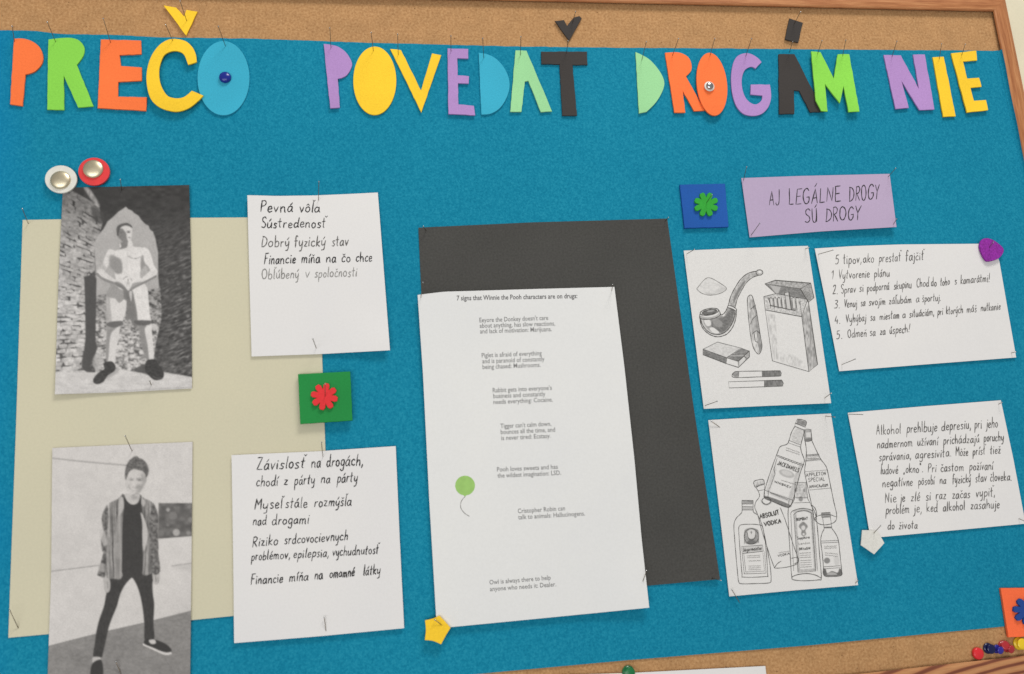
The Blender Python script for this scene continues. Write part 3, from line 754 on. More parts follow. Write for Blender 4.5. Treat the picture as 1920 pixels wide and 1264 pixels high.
    c.poly(A((968, 850), (1000, 900), (1040, 1060), (1000, 1230), (985, 1100), (985, 960)), .55, .9)
    # head
    Hq = lambda *q: T(7.9, 170, 840, q)
    c.poly(Hq((515, 680), (700, 680), (722, 740), (700, 805), (640, 838), (580, 822), (525, 760)), .56, .8)
    c.blob(*Hq((650, 735))[0], 8, 5, .36, .8); c.blob(*Hq((640, 815))[0], 6, 2.2, .62, .7)
    c.poly(Hq((518, 440), (560, 350), (640, 310), (745, 325), (800, 375), (822, 430), (820, 500), (785, 570), (745, 640), (685, 692), (605, 695), (545, 640), (512, 560)), .6, .9)
    c.poly(Hq((740, 380), (822, 430), (818, 510), (780, 575), (742, 645), (690, 690), (640, 690), (690, 640), (745, 560), (765, 470)), .4, 1.6, .75)
    c.blob(*Hq((715, 575))[0], 7, 6, .34, .75); c.blob(*Hq((750, 400))[0], 6, 5, .46, .5); c.blob(*Hq((640, 400))[0], 9, 6, .62, .6)
    c.poly(Hq((518, 470), (505, 400), (520, 290), (560, 195), (615, 150), (640, 128), (690, 122), (720, 150), (770, 165), (835, 240), (860, 330), (848, 400), (818, 445), (808, 390), (770, 345), (715, 330), (650, 315), (600, 330), (562, 370), (540, 430)), .2, 1.1, .97, tex=.55 + .85 * vnoise(P, 2.4, 2.4, 95))
    c.blob(*Hq((820, 330))[0], 6, 9, .12, .6)
    c.blob(*Hq((607, 472))[0], 4.4, 2.2, .24, .85); c.blob(*Hq((722, 474))[0], 5.6, 2.6, .2, .9); c.line(Hq((565, 455), (605, 445), (640, 458)), 1., .36, .6); c.line(Hq((680, 455), (730, 445), (775, 460)), 1.2, .3, .7)
    c.blob(*Hq((640, 540))[0], 3.2, 6, .66, .7); c.blob(*Hq((620, 580))[0], 2, 1.4, .42, .5); c.blob(*Hq((675, 590))[0], 3, 1.8, .3, .6)
    c.line(Hq((572, 545), (560, 575), (585, 605)), 1.6, .34, .7); c.line(Hq((585, 605), (620, 630), (670, 632), (715, 605)), 1.2, .4, .6); c.line(Hq((600, 618), (640, 628), (680, 622)), .9, .68, .6)
    c.blob(*Hq((630, 700))[0], 2.4, 1.8, .28, .7); c.poly(Hq((800, 440), (826, 440), (822, 500), (800, 520)), .4, .9, .7)
    c.soften(190, .6); c.c = .66 * (c.c / .66) ** 1.3
    c.c = c.c * (.94 + .12 * vnoise(P, 1.8, 1.8, 97)) * (.96 + .08 * vnoise(P, 12, 12, 98))
    return c.rgb((1.05, 1.0, .955))
sh = Sheet(.0032, .0007, 3, [(103, 740, .0015, .03)])
o = make_sheet('printed_photo', sh, [(118, 352), (200, 350.5), (354.5, 347)], [(354.5, 347), (358.7, 500), (360, 728.5)], [(102.8, 739.5), (220, 736), (360, 728.5)], [(118, 352), (110, 519), (102.8, 739.5)], M['print'], None, 200, 300, .0002, photo1)
tag(o, 'black and white photo print of a shirtless man in shorts under a stone arch', 'photo', 'black and white photo prints')
sh = Sheet(.0032, .0007, 4)
o = make_sheet('printed_photo', sh, [(98, 840), (230, 834), (361, 828.5)], [(361, 828.5), (359, 1056), (356.5, 1264), (356, 1330)], [(87.5, 1345), (356, 1330)], [(98, 840), (96, 1070), (89.5, 1264), (87.5, 1345)], M['print'], None, 190, 360, .0002, photo2)
tag(o, 'black and white photo print of a young man in a striped open shirt, legs apart', 'photo', 'black and white photo prints')

# ------------------------------------------------------------------ handwritten notes
GN = 'white handwritten notes'
sn1 = Sheet(.0034, .0008, 6, [(731, 657, .003, .03), (464, 366, .0006, .02)])
n1 = make_sheet('handwritten_note', sn1, [(463.7, 366), (520, 367.5), (590, 366.5), (650, 364), (708.4, 361)], [(708.4, 361), (719.7, 506.7), (731.2, 656.8)], [(471.7, 668.6), (600, 664), (731.2, 656.8)], [(463.7, 366), (467.5, 520), (471.7, 668.6)], M['paper'])
tag(n1, 'white note of five handwritten lines beginning Pevná vôľa, beside the arch photo', 'note', GN)
HL = lambda sh, par, mat, w, h, base, words, sl=.08: handline('handwritten_line', sh, par, M[mat], w, h, base, words, sl)
HL(sn1, n1, 'ink', 2.1, 20, (489, 397, 602, 398), [('Pevná', 488, 549), ('vôľa', 561, 600)])
HL(sn1, n1, 'ink', 1.9, 19, (491, 427, 612, 426.5), [('Sústredenosť', 490, 610)])
HL(sn1, n1, 'ink_soft', 1.9, 20, (491, 463, 655, 460.5), [('Dobrý', 490, 542), ('fyzický', 552, 610), ('stav', 622, 653)])
HL(sn1, n1, 'ink', 2.0, 19, (496, 495, 698, 490), [('Financie', 495, 554), ('míňa', 565, 600), ('na', 611, 630), ('čo', 640, 657), ('chce', 667, 697)])
HL(sn1, n1, 'ink_faint', 1.6, 19, (491, 523, 670, 518), [('Obľúbený', 490, 560), ('v', 572, 581), ('spoločnosti', 590, 669)])

sn2 = Sheet(.0034, .0008, 7)
n2 = make_sheet('handwritten_note', sn2, [(434, 853.4), (600, 846), (742, 836.5)], [(742, 836.5), (749, 1000), (757.8, 1178)], [(439, 1206), (600, 1193), (757.8, 1178)], [(434, 853.4), (437, 1030), (439, 1206)], M['paper'])
tag(n2, 'white note with seven handwritten lines starting Závislosť na drogách, below the green tile', 'note', GN)
HL(sn2, n2, 'ink', 2.0, 22, (482.8, 881.3, 683, 872), [('Závislosť', 481, 571), ('na', 583.5, 601), ('drogách,', 612, 681)], .1)
HL(sn2, n2, 'ink', 1.8, 20, (481.5, 912.2, 672, 903), [('chodí', 480, 521), ('z', 531.5, 539), ('párty', 552, 590), ('na', 601.5, 619), ('párty', 632, 670)], .1)
HL(sn2, n2, 'ink', 1.8, 20, (479, 954.7, 660, 948), [('Myseľ', 477, 529), ('stále', 535, 576), ('rozmýšľa', 589, 659)], .1)
HL(sn2, n2, 'ink', 1.8, 19, (475, 985, 581, 981.5), [('nad', 474, 499), ('drogami', 510, 579)], .1)
HL(sn2, n2, 'ink', 1.8, 19, (474, 1025, 654, 1012), [('Riziko', 473, 521), ('srdcovocievnych', 533, 652)], .1)
HL(sn2, n2, 'ink', 1.8, 18, (472, 1051, 710, 1038), [('problémov,', 471, 544), ('epilepsia,', 550, 617), ('vychudnutosť', 623, 709)], .1)
HL(sn2, n2, 'ink', 2.0, 19, (471, 1096, 715, 1076), [('Financie', 470, 530), ('míňa', 542, 578), ('na', 589.5, 605), ('omamné', 617.5, 664), ('látky', 681, 713)], .1)

sn3 = Sheet(.0026, .0008, 8, [(1700, 440, .004, .06), (1560, 440, .0025, .04)])
n3 = make_sheet('lilac_note', sn3, [(1390, 334), (1500, 330), (1668, 326)], [(1668, 326), (1681, 425.7)], [(1405.5, 445.2), (1540, 434), (1681, 425.7)], [(1390, 334), (1405.5, 445.2)], M['lilac_paper'])
tag(n3, 'lilac strip of paper lettered AJ LEGÁLNE DROGY SÚ DROGY', 'note')
HL(sn3, n3, 'ink', 1.6, 28, (1444, 385, 1650, 373.5), [('AJ', 1442, 1462), ('LEGÁLNE', 1479, 1577), ('DROGY', 1592, 1648)], .03)
HL(sn3, n3, 'ink', 1.6, 25, (1510, 417, 1615, 411.5), [('SÚ', 1509, 1532), ('DROGY', 1548, 1614)], .03)

sn4 = Sheet(.0026, .0008, 9, [(1527, 466, .001, .03)])
n4 = make_sheet('handwritten_note', sn4, [(1527.7, 466), (1600, 461.5), (1687, 458.4), (1850, 457)], [(1850, 457), (1873, 485), (1890, 583), (1905.4, 670.3)], [(1573.6, 696.2), (1740, 683), (1905.4, 670.3)], [(1527.7, 466), (1551, 580), (1573.6, 696.2)], M['paper'])
tag(n4, 'white note listing five numbered tips with the purple heart on its corner', 'note', GN)
HL(sn4, n4, 'ink_soft', 1.35, 18, (1566, 495.5, 1735, 487), [('5', 1565.8, 1572.5), ('tipov,', 1581, 1616), ('ako', 1618.5, 1639), ('prestať', 1648, 1689), ('fajčiť', 1698, 1732)], .03)
HL(sn4, n4, 'ink_soft', 1.35, 16, (1558, 524, 1668, 518), [('1', 1558, 1563), ('Vytvorenie', 1572.5, 1630.7), ('plánu', 1639, 1668)], .03)
HL(sn4, n4, 'ink_soft', 1.35, 16, (1561, 551.5, 1856, 528), [('2.', 1561, 1571), ('Sprav', 1577, 1604.6), ('si', 1611.4, 1619), ('podpornú', 1625.8, 1667), ('skupinu', 1676, 1709), ('Choď', 1718.7, 1742), ('do', 1746, 1756), ('toho', 1763, 1780.7), ('s', 1790, 1794), ('kamarátmi!', 1801, 1856)], .03)
HL(sn4, n4, 'ink_soft', 1.35, 15, (1564, 578, 1765, 563.5), [('3.', 1564, 1575), ('Venuj', 1583, 1607), ('sa', 1614, 1622.5), ('svojim', 1629, 1660), ('záľubám', 1667, 1709), ('a', 1717.5, 1724), ('športuj.', 1729, 1764)], .03)
HL(sn4, n4, 'ink_soft', 1.35, 15, (1565.4, 607, 1877, 580.5), [('4.', 1565, 1576), ('Vyhýbaj', 1586.4, 1624), ('sa', 1632, 1641), ('miestam', 1649.5, 1686), ('a', 1692, 1698), ('situáciám,', 1705, 1752), ('pri', 1758, 1768), ('ktorých', 1774, 1805.7), ('máš', 1812.8, 1831), ('nutkanie', 1839, 1876)], .03)
HL(sn4, n4, 'ink_soft', 1.35, 16, (1568, 636, 1706, 622.7), [('5.', 1568, 1580), ('Odmeň', 1589.3, 1625), ('sa', 1631, 1641.8), ('za', 1650, 1660.6), ('úspech!', 1668, 1706)], .03)

sn5 = Sheet(.0026, .0008, 10)
n5 = make_sheet('handwritten_note', sn5, [(1589.6, 774), (1730, 762), (1876.6, 750.5)], [(1876.6, 750.5), (1900, 860), (1923, 982)], [(1632, 1009), (1656, 1006.8), (1923, 982)], [(1589.6, 774), (1612, 890), (1632, 1009)], M['paper'])
tag(n5, 'white note of eight closely handwritten lines beginning Alkohol, beside the bottle drawing', 'note', GN)
for h, base, words in (
 (19, (1643.6, 815, 1871, 800.5), [('Alkohol', 1643, 1689), ('prehlbuje', 1700, 1757), ('depresiu,', 1765.5, 1821), ('pri', 1827.5, 1841), ('jeho', 1849.6, 1871)]),
 (17, (1644.8, 841, 1883, 826), [('nadmernom', 1644.8, 1711), ('užívaní', 1720, 1759), ('prichádzajú', 1769, 1836), ('poruchy', 1844.7, 1882)]),
 (17, (1648, 864, 1877, 850), [('správania,', 1648, 1709), ('agresivita.', 1716.4, 1784), ('Môže', 1792, 1815), ('prísť', 1824, 1847), ('tiež', 1856.5, 1876)]),
 (17, (1651.4, 889, 1863, 880), [('ľudové', 1651.4, 1684), ('„okno“.', 1693.9, 1731), ('Pri', 1739.7, 1756), ('častom', 1763.8, 1807), ('požívaní', 1817.7, 1862)]),
 (17, (1654.6, 913, 1897, 900.5), [('negatívne', 1654.6, 1711), ('pôsobí', 1722, 1752), ('na', 1761.8, 1774), ('fyzický', 1785.8, 1820), ('stav', 1828.8, 1850), ('človeka.', 1856.5, 1897)]),
 (18, (1659.5, 942.5, 1867, 930), [('Nie', 1659.5, 1681), ('je', 1688.5, 1697), ('zlé', 1707.8, 1725), ('si', 1736, 1745), ('raz', 1754.4, 1774), ('začas', 1785.4, 1819), ('vypiť,', 1830, 1866)]),
 (18, (1660.8, 964.5, 1874, 952), [('problém', 1660.8, 1705), ('je,', 1713.5, 1729), ('keď', 1737.3, 1758), ('alkohol', 1768.2, 1809), ('zasahuje', 1819.7, 1874)]),
 (16, (1664.4, 993, 1721, 990.5), [('do', 1664.4, 1677), ('života', 1685.3, 1720)])):
    HL(sn5, n5, 'ink_soft', 1.5, h, base, words, .03)

# ------------------------------------------------------------------ the printed page in the middle
smp = Sheet(.0046, .0010, 12, [(895, 545, .002, .05), (1217, 1140, .003, .04)])
mp_ = make_sheet('printed_page', smp, [(783, 553), (832.5, 547), (895, 545.2), (1000, 542), (1152, 538)], [(1152, 538), (1171, 690), (1190, 866), (1203, 1010), (1217.4, 1139.5)], [(819, 1178.5), (1000, 1161), (1217.4, 1139.5)], [(783, 553), (793, 700), (805, 940), (819, 1178.5)], M['paper2'], None, 36, 50)
tag(mp_, 'white printed page of short typed paragraphs and a green balloon, lying on the black card', 'page')
printed('printed_line', smp, mp_, M['print_ink'], '7 signs that Winnie the Pooh characters are on drugs:', 856.5, 563.3, 1082.5, 559, 9, .012)
for t, a, b, c, d in (
 ("Eeyore the Donkey doesn't care", 899, 604.4, 1028, 599.8), ("about anything, has slow reactions,", 899.6, 614.8, 1041, 610.4), ("and lack of motivation: Marijuana.", 900.2, 625.4, 1034.6, 621),
 ("Piglet is afraid of everything", 903.3, 670.4, 1015.8, 666), ("and is paranoid of constantly", 904.4, 681.4, 1021, 677), ("being chased: Mushrooms.", 905, 692.2, 1013.8, 688),
 ("Rabbit gets into everyone's", 924, 736, 1034.7, 731), ("business and constantly", 925, 746.8, 1022.7, 742.5), ("needs everything: Cocaine.", 925.3, 757.8, 1036.5, 753),
 ("Tigger can't calm down,", 938.4, 803, 1033.6, 798.4), ("bounces all the time, and", 939, 814.2, 1041, 809.4), ("is never tired: Ecstasy.", 940, 825.4, 1032.5, 821),
 ("Pooh loves sweets and has", 932, 884.4, 1046, 879), ("the wildest imagination: LSD.", 933, 896, 1052, 890.4),
 ("Cristopher Robin can", 971, 962.4, 1059.6, 957), ("talk to animals: Hallucinogens.", 971.8, 974, 1096.9, 966.6),
 ("Owl is always there to help", 918, 1096, 1032.8, 1086.9), ("anyone who needs it: Dealer.", 918.8, 1108.6, 1043, 1099.4)):
    printed('printed_line', smp, mp_, M['print_grey'], t, a, b, c, d, 8.6, .006)
flat('balloon_picture', smp, [ell(872, 910.5, 18.5, 18.5, 0, 36), [(868, 927), (875, 927), (872, 932)]], M['balloon_green'], mp_)
ribbons('balloon_string', smp, [catmull([(872, 931), (865, 940), (864, 952), (871, 962), (880, 968)], None, False, 5)], 1., M['ink_faint'], mp_)

# ------------------------------------------------------------------ pencil drawings
def sketch_a(P):
    A = lambda *q: T(3.71875, 1260, 440, q); Z = lambda *q: T(9.03, 1280, 560, q)
    c = Canvas(P, .735)
    nz = .75 + .5 * vnoise(P, 2.2, 1.4, 5, .5); nz2 = .7 + .6 * vnoise(P, 2, 6, 6)
    c.poly(A((175, 378), (230, 310), (270, 305), (330, 340), (378, 375), (340, 405), (265, 420), (205, 405)), .69, 2, 1, tex=.92 + .16 * vnoise(P, 3, 2, 9))
    c.poly(A((300, 340), (378, 375), (340, 405), (300, 400), (340, 370)), .6, 2, .8); c.poly(A((230, 405), (300, 412), (262, 422)), .5, 1.5, .6)
    # pipe
    c.poly(Z((300, 300), (480, 345), (600, 300), (640, 270), (700, 300), (745, 200), (780, 150), (880, 190), (890, 300), (850, 420), (780, 520), (690, 590), (590, 615), (480, 590), (380, 510), (320, 410)), .42, .7, tex=nz)
    c.poly(Z((620, 330), (720, 300), (810, 180), (870, 200), (850, 330), (800, 450), (720, 540), (640, 580), (560, 560), (500, 480), (480, 400)), .24, .9, .8, tex=nz)
    c.poly(Z((510, 360), (600, 350), (670, 400), (660, 470), (580, 480), (520, 430)), .45, 1., .7)
    c.poly(Z((310, 340), (345, 345), (365, 430), (430, 520), (530, 590), (590, 600), (560, 618), (460, 580), (370, 500), (320, 410)), .62, .6)
    c.poly(Z((362, 362), (450, 360), (484, 430), (440, 468), (395, 450)), .73, .5); c.poly(Z((455, 505), (520, 490), (620, 570), (590, 592), (510, 575)), .73, .5)
    c.poly(Z((800, 520), (880, 380), (900, 230), (890, 220), (880, 330), (840, 430), (760, 540), (640, 610), (700, 610)), .66, .5)
    c.poly(T(9.03, 1280, 560, ell(452, 222, 158, 55, -10)), .66, .5, smooth=False); c.poly(T(9.03, 1280, 560, ell(455, 225, 125, 38, -10)), .25, .5, smooth=False); c.poly(Z((430, 200), (540, 190), (500, 220), (420, 225)), .5, .5, .9)
    c.poly(Z((300, 290), (400, 315), (520, 300), (600, 260), (615, 210), (630, 260), (570, 315), (480, 340), (305, 325)), .5, .5)
    c.poly(A((400, 490), (415, 430), (445, 370), (485, 312), (530, 275), (590, 262), (605, 280), (555, 300), (510, 340), (478, 400), (452, 450), (440, 505)), .52, .6, tex=nz)
    c.poly(A((430, 480), (455, 430), (480, 380), (510, 335), (500, 325), (460, 380), (430, 440)), .28, .6, .8)
    c.poly(A((410, 440), (440, 380), (480, 325), (470, 325), (430, 380), (405, 440)), .7, .5, .8)
    c.poly(T(3.71875, 1260, 440, ell(610, 264, 24, 18)), .55, .5, smooth=False); c.poly(T(3.71875, 1260, 440, ell(612, 260, 12, 9)), .76, .5, smooth=False)
    # cigar
    c.poly(A((530, 440), (545, 422), (562, 435), (590, 540), (612, 680), (626, 780), (612, 825), (592, 825), (566, 780), (548, 680), (532, 540)), .6, .6, tex=nz2)
    c.poly(A((565, 450), (590, 540), (612, 680), (626, 780), (612, 825), (600, 760), (590, 680), (580, 560), (560, 500)), .36, .8, .8, tex=nz2)
    c.poly(A((548, 600), (590, 560), (600, 640), (560, 700)), .42, 1, .5)
    # packet
    c.poly(A((648, 343), (720, 318), (968, 338), (895, 378)), .5, .6, tex=nz, smooth=False)
    c.poly(A((895, 378), (968, 338), (990, 440), (952, 472)), .45, .6, tex=nz, smooth=False)
    c.poly(A((650, 345), (895, 380), (945, 455), (725, 412)), .32, .7, tex=nz, smooth=False); c.poly(A((680, 352), (760, 365), (740, 412), (720, 408)), .6, .7, .8, smooth=False)
    c.poly(A((640, 432), (720, 412), (945, 452), (905, 570), (650, 525)), .6, .6, tex=nz, smooth=False)
    c.poly(A((905, 572), (955, 470), (1015, 905), (955, 955)), .5, .6, tex=nz2, smooth=False)
    c.poly(A((660, 545), (720, 560), (740, 870), (705, 875)), .58, 1.5, .5, tex=nz2, smooth=False); c.poly(A((740, 820), (880, 860), (930, 930), (760, 890)), .62, 2, .5, tex=nz2)
    c.poly(A((670, 440), (900, 465), (870, 530), (690, 495)), .38, .8, tex=nz, smooth=False)
    for k, x in enumerate((690, 718, 745, 772, 845, 872)):
        c.poly(A((x-9, 445), (x+9, 445), (x+15, 515), (x-2, 512)), .66, .4, smooth=False)
    c.poly(A((785, 405), (815, 400), (832, 522), (800, 522)), .62, .4, smooth=False)
    c.poly(A((818, 420), (826, 420), (838, 522), (828, 522)), .3, .4, smooth=False)
    # matchbox
    c.poly(Z((345, 855), (590, 735), (985, 835), (745, 1000)), .66, .6, tex=.9 + .2 * vnoise(P, 3, 2, 8), smooth=False)
    c.poly(Z((345, 860), (345, 950), (740, 1100), (745, 1002)), .3, .6, tex=nz, smooth=False)
    c.poly(Z((760, 995), (985, 840), (1130, 885), (940, 1058)), .32, .6, tex=nz, smooth=False)
    c.line(Z((800, 970), (1040, 965)), 1.2, .6, 1, False); c.line(Z((860, 930), (1090, 900)), .9, .5, .7, False)
    c.poly(Z((940, 1058), (1130, 885), (1130, 985), (945, 1165)), .5, .6, tex=nz, smooth=False); c.poly(Z((960, 1060), (1040, 980), (1060, 1040), (960, 1140)), .68, .6, smooth=False)
    # two cigarettes
    c.poly(A((628, 952), (755, 950), (762, 985), (630, 992)), .3, .5, tex=nz2, smooth=False); c.poly(A((420, 975), (440, 956), (466, 956), (462, 994), (440, 994)), .4, .6, tex=nz)
    c.poly(A((645, 1018), (770, 1016), (774, 1056), (645, 1060)), .3, .5, tex=nz2, smooth=False)
    c.c = np.where(c.c < .7, c.c * (.5 + .5 * np.clip(c.c / .7, 0, 1)) , c.c)
    return c.rgb((1.02, 1.0, .97))
ssa = Sheet(.0026, .0008, 13, [(1558, 756, .002, .03)])
pa = make_sheet('drawing_sheet', ssa, [(1282, 470), (1400, 465), (1515, 461)], [(1515, 461), (1529, 553), (1545, 665), (1558.5, 756)], [(1319.7, 766.7), (1440, 761), (1558.5, 756)], [(1282, 470), (1301, 620), (1319.7, 766.7)], M['sketch'], None, 230, 290, .0002, sketch_a)
tag(pa, 'white sheet with pencil drawings of a pipe, cigar, matchbox and cigarette packet', 'drawing', 'pencil drawing sheets')
A = lambda *q: T(3.71875, 1260, 440, q); Z = lambda *q: T(9.03, 1280, 560, q)
cm = lambda q: catmull(q, None, False, 5)
R_ = lambda name, st, w=1.25, mat='pencil': ribbons(name, ssa, st, w, M[mat], pa)
R_('pipe_outline', [cm(Z((292, 262), (290, 320), (310, 430), (350, 510), (420, 580), (500, 625), (590, 645), (680, 630), (760, 590), (830, 510), (870, 430), (900, 330), (910, 200))),
    cm(Z((305, 340), (330, 430), (390, 520), (470, 580), (560, 605), (650, 600), (740, 550), (800, 480), (850, 390), (880, 300), (890, 210))),
    T(9.03, 1280, 560, ell(452, 222, 158, 55, -10) + ell(452, 222, 158, 55, -10)[:1]), T(9.03, 1280, 560, ell(455, 225, 125, 38, -10) + ell(455, 225, 125, 38, -10)[:1]),
    cm(Z((292, 262), (296, 332), (380, 352), (480, 345), (570, 320), (640, 265), (612, 192))), cm(Z((640, 265), (670, 270), (710, 240), (745, 180), (770, 115))),
    cm(Z((770, 115), (830, 125), (890, 160), (915, 190), (905, 210), (850, 180), (765, 150), (770, 115))),
    cm(A((392, 495), (410, 430), (440, 370), (480, 310), (530, 270), (590, 254))), cm(A((440, 510), (455, 450), (480, 400), (515, 340), (560, 300), (610, 282))),
    T(3.71875, 1260, 440, ell(610, 264, 24, 19) + ell(610, 264, 24, 19)[:1])])
R_('powder_outline', [cm(A((172, 378), (230, 310), (270, 303), (330, 335), (380, 375), (340, 408), (265, 422), (205, 407), (172, 378)))], .8, 'pencil_light')
R_('cigar_outline', [cm(A((545, 420), (562, 435), (590, 540), (612, 680), (628, 780), (612, 828), (592, 826), (565, 780), (545, 680), (530, 540), (526, 445), (545, 420))), cm(A((585, 490), (548, 520))), cm(A((592, 560), (562, 590), (548, 625))), cm(A((562, 690), (590, 670), (612, 690))), cm(A((575, 690), (580, 740), (600, 750)))], 1.)
R_('packet_outline', [A((648, 343), (720, 318), (968, 338), (895, 378), (648, 343)), A((895, 378), (952, 472), (990, 440), (968, 338)), A((648, 343), (725, 412)), A((720, 412), (640, 432), (650, 525), (905, 572), (945, 455)),
    A((905, 572), (955, 955), (1015, 905), (952, 472)), A((650, 525), (700, 880), (955, 955)), A((670, 440), (690, 495), (860, 530)), A((785, 405), (815, 400), (832, 522)), A((785, 405), (802, 520)), A((730, 412), (935, 450)), A((905, 572), (895, 480))]
    + [A((x-9, 442), (x-2, 510)) for x in (690, 718, 745, 772, 845, 872)] + [A((x-9, 444), (x, 438), (x+9, 444)) for x in (690, 718, 745, 845, 872)])
R_('matchbox_outline', [Z((345, 855), (590, 735), (985, 835), (745, 1000), (345, 855)), Z((345, 855), (345, 950), (740, 1100), (745, 1000)), Z((985, 835), (1130, 885), (940, 1060), (745, 1000)), Z((940, 1060), (945, 1165), (740, 1100)), Z((1130, 885), (1130, 985), (945, 1165)), Z((1040, 970), (1080, 1010))])
R_('cigarette_outline', [cm(A((440, 954), (600, 951), (755, 949))) + A((763, 968)) + cm(A((758, 986), (600, 992), (440, 996), (420, 976), (440, 954))), A((628, 952), (630, 992)), A((466, 955), (462, 995))])
R_('cigarette_outline', [A((395, 1026), (765, 1014), (776, 1035), (770, 1056), (398, 1069), (395, 1026)), A((645, 1018), (645, 1062))])
R_('lid_hatching', [A((700 + k * 34, 326), (690 + k * 36, 345)) for k in range(7)] + [A((905 + k * 12, 385 + k * 4), (940 + k * 8, 455)) for k in range(5)], .8, 'pencil_light')

def sketch_b(P):
    Bq = lambda *q: T(3.4167, 1320, 760, q)
    c = Canvas(P, .735); nz = .8 + .4 * vnoise(P, 2, 2, 15)
    c.poly(Bq((600, 88), (657, 105), (650, 135), (590, 118)), .36, .6, tex=nz, smooth=False)
    c.poly(Bq((590, 150), (640, 165), (610, 250), (560, 215)), .58, 1, .7, tex=nz)
    c.poly(Bq((388, 580), (460, 600), (555, 640), (545, 655), (510, 648), (400, 600)), .28, .6, tex=nz)
    c.poly(Bq((445, 400), (465, 410), (420, 560), (400, 540)), .55, 1.2, .6, tex=nz); c.poly(Bq((600, 400), (630, 380), (560, 620), (540, 600)), .5, 1.2, .6, tex=nz)
    c.poly(Bq((440, 560), (540, 590), (545, 620), (430, 575)), .56, 1, .6); c.poly(T(3.4167, 1320, 760, ell(530, 438, 52, 24, 18)), .5, .8, .8, smooth=False)
    c.poly(T(3.4167, 1320, 760, ell(530, 434, 34, 15, 18)), .66, .8, .8, smooth=False)
    c.poly(Bq((638, 158), (685, 155), (692, 225), (645, 232)), .45, .6, tex=nz, smooth=False); c.poly(Bq((652, 175), (684, 172), (686, 205), (655, 205)), .68, .5, smooth=False)
    c.poly(Bq((645, 215), (692, 210), (692, 228), (647, 234)), .28, .5, smooth=False)
    c.poly(Bq((655, 320), (738, 312), (745, 345), (655, 350)), .62, .6, tex=nz, smooth=False)
    c.poly(Bq((247, 608), (315, 610), (315, 632), (246, 632)), .42, .6, tex=nz, smooth=False); c.poly(Bq((246, 648), (315, 650), (315, 668), (246, 668)), .5, .6, .8, smooth=False)
    c.poly(Bq((258, 850), (262, 800), (300, 785), (345, 800), (352, 850), (340, 885), (270, 888)), .4, .7, tex=nz); c.poly(T(3.4167, 1320, 760, ell(303, 825, 30, 30)), .68, .6, smooth=False)
    c.poly(Bq((275, 880), (300, 860), (335, 878), (300, 892)), .25, .8)
    c.poly(Bq((240, 905), (375, 895), (380, 935), (245, 950)), .62, .6, smooth=False)
    c.poly(Bq((320, 492), (378, 480), (384, 505), (332, 522)), .6, .6, tex=nz, smooth=False); c.poly(Bq((330, 515), (384, 498), (385, 506), (332, 524)), .4, .6, smooth=False)
    c.poly(Bq((365, 605), (400, 635), (435, 610), (430, 628), (400, 642), (372, 628)), .5, .8)
    c.poly(Bq((580, 500), (655, 500), (660, 600), (590, 600)), .6, 1., tex=nz, smooth=False)
    for x, y, r in ((588, 545, 9), (642, 545, 9), (620, 600, 14)): c.poly(T(3.4167, 1320, 760, ell(x, y, r, r * 1.2)), .38, .7, smooth=False)
    for q in (((575, 700), (592, 690), (615, 1060), (600, 1068)), ((680, 690), (702, 690), (722, 1050), (706, 1062)), ((600, 1052), (712, 1045), (715, 1064), (605, 1072))):
        c.poly(Bq(*q), .5, .8, .8, tex=nz, smooth=False)
    c.poly(Bq((570, 690), (590, 665), (650, 660), (695, 680), (700, 700), (650, 680), (600, 682)), .52, .8, .8)
    c.poly(Bq((635, 745), (665, 775), (650, 800), (655, 825), (637, 840), (622, 825), (625, 800), (607, 775)), .35, .8, tex=nz); c.poly(T(3.4167, 1320, 760, ell(636, 785, 13, 15)), .68, .6, smooth=False); c.poly(T(3.4167, 1320, 760, ell(638, 826, 7, 8)), .7, .5, smooth=False)
    c.poly(Bq((755, 690), (808, 688), (810, 715), (757, 718)), .4, .6, tex=nz, smooth=False); c.line(Bq((772, 784), (815, 784)), 2.2, .2, 1)
    c.poly(T(3.4167, 1320, 760, ell(788, 995, 20, 19)), .34, .7, smooth=False); c.poly(Bq((835, 970), (862, 970), (866, 1020), (838, 1022)), .6, 1, .7)
    c.poly(Bq((765, 1048), (780, 1050), (790, 1075), (820, 1062), (855, 1072), (868, 1045), (882, 1060), (878, 1090), (772, 1092)), .22, .7, tex=nz)
    c.poly(Bq((790, 1078), (820, 1068), (852, 1080), (845, 1087), (795, 1087)), .5, .6)
    c.c = np.where(c.c < .7, c.c * (.55 + .45 * np.clip(c.c / .7, 0, 1)) , c.c)
    return c.rgb((1.02, 1.0, .97))
ssb = Sheet(.0026, .0008, 14, [(1609, 1097, .001, .03)])
pb = make_sheet('drawing_sheet', ssb, [(1328, 787.8), (1440, 781), (1558, 775.5)], [(1558, 775.5), (1583, 935), (1609, 1097.2)], [(1367.4, 1118.5), (1490, 1107), (1609, 1097.2)], [(1328, 787.8), (1348, 950), (1367.4, 1118.5)], M['sketch'], None, 230, 320, .0002, sketch_b)
tag(pb, 'white sheet with pencil drawing of six liquor bottles, two of them leaning together', 'drawing', 'pencil drawing sheets')
Bq = lambda *q: T(3.4167, 1320, 760, q)
R_ = lambda name, st, w=1.1, mat='pencil': ribbons(name, ssb, st, w, M[mat], pb)
el = lambda *a, **k: T(3.4167, 1320, 760, ell(*a, **k) + (ell(*a, **k)[:1]))
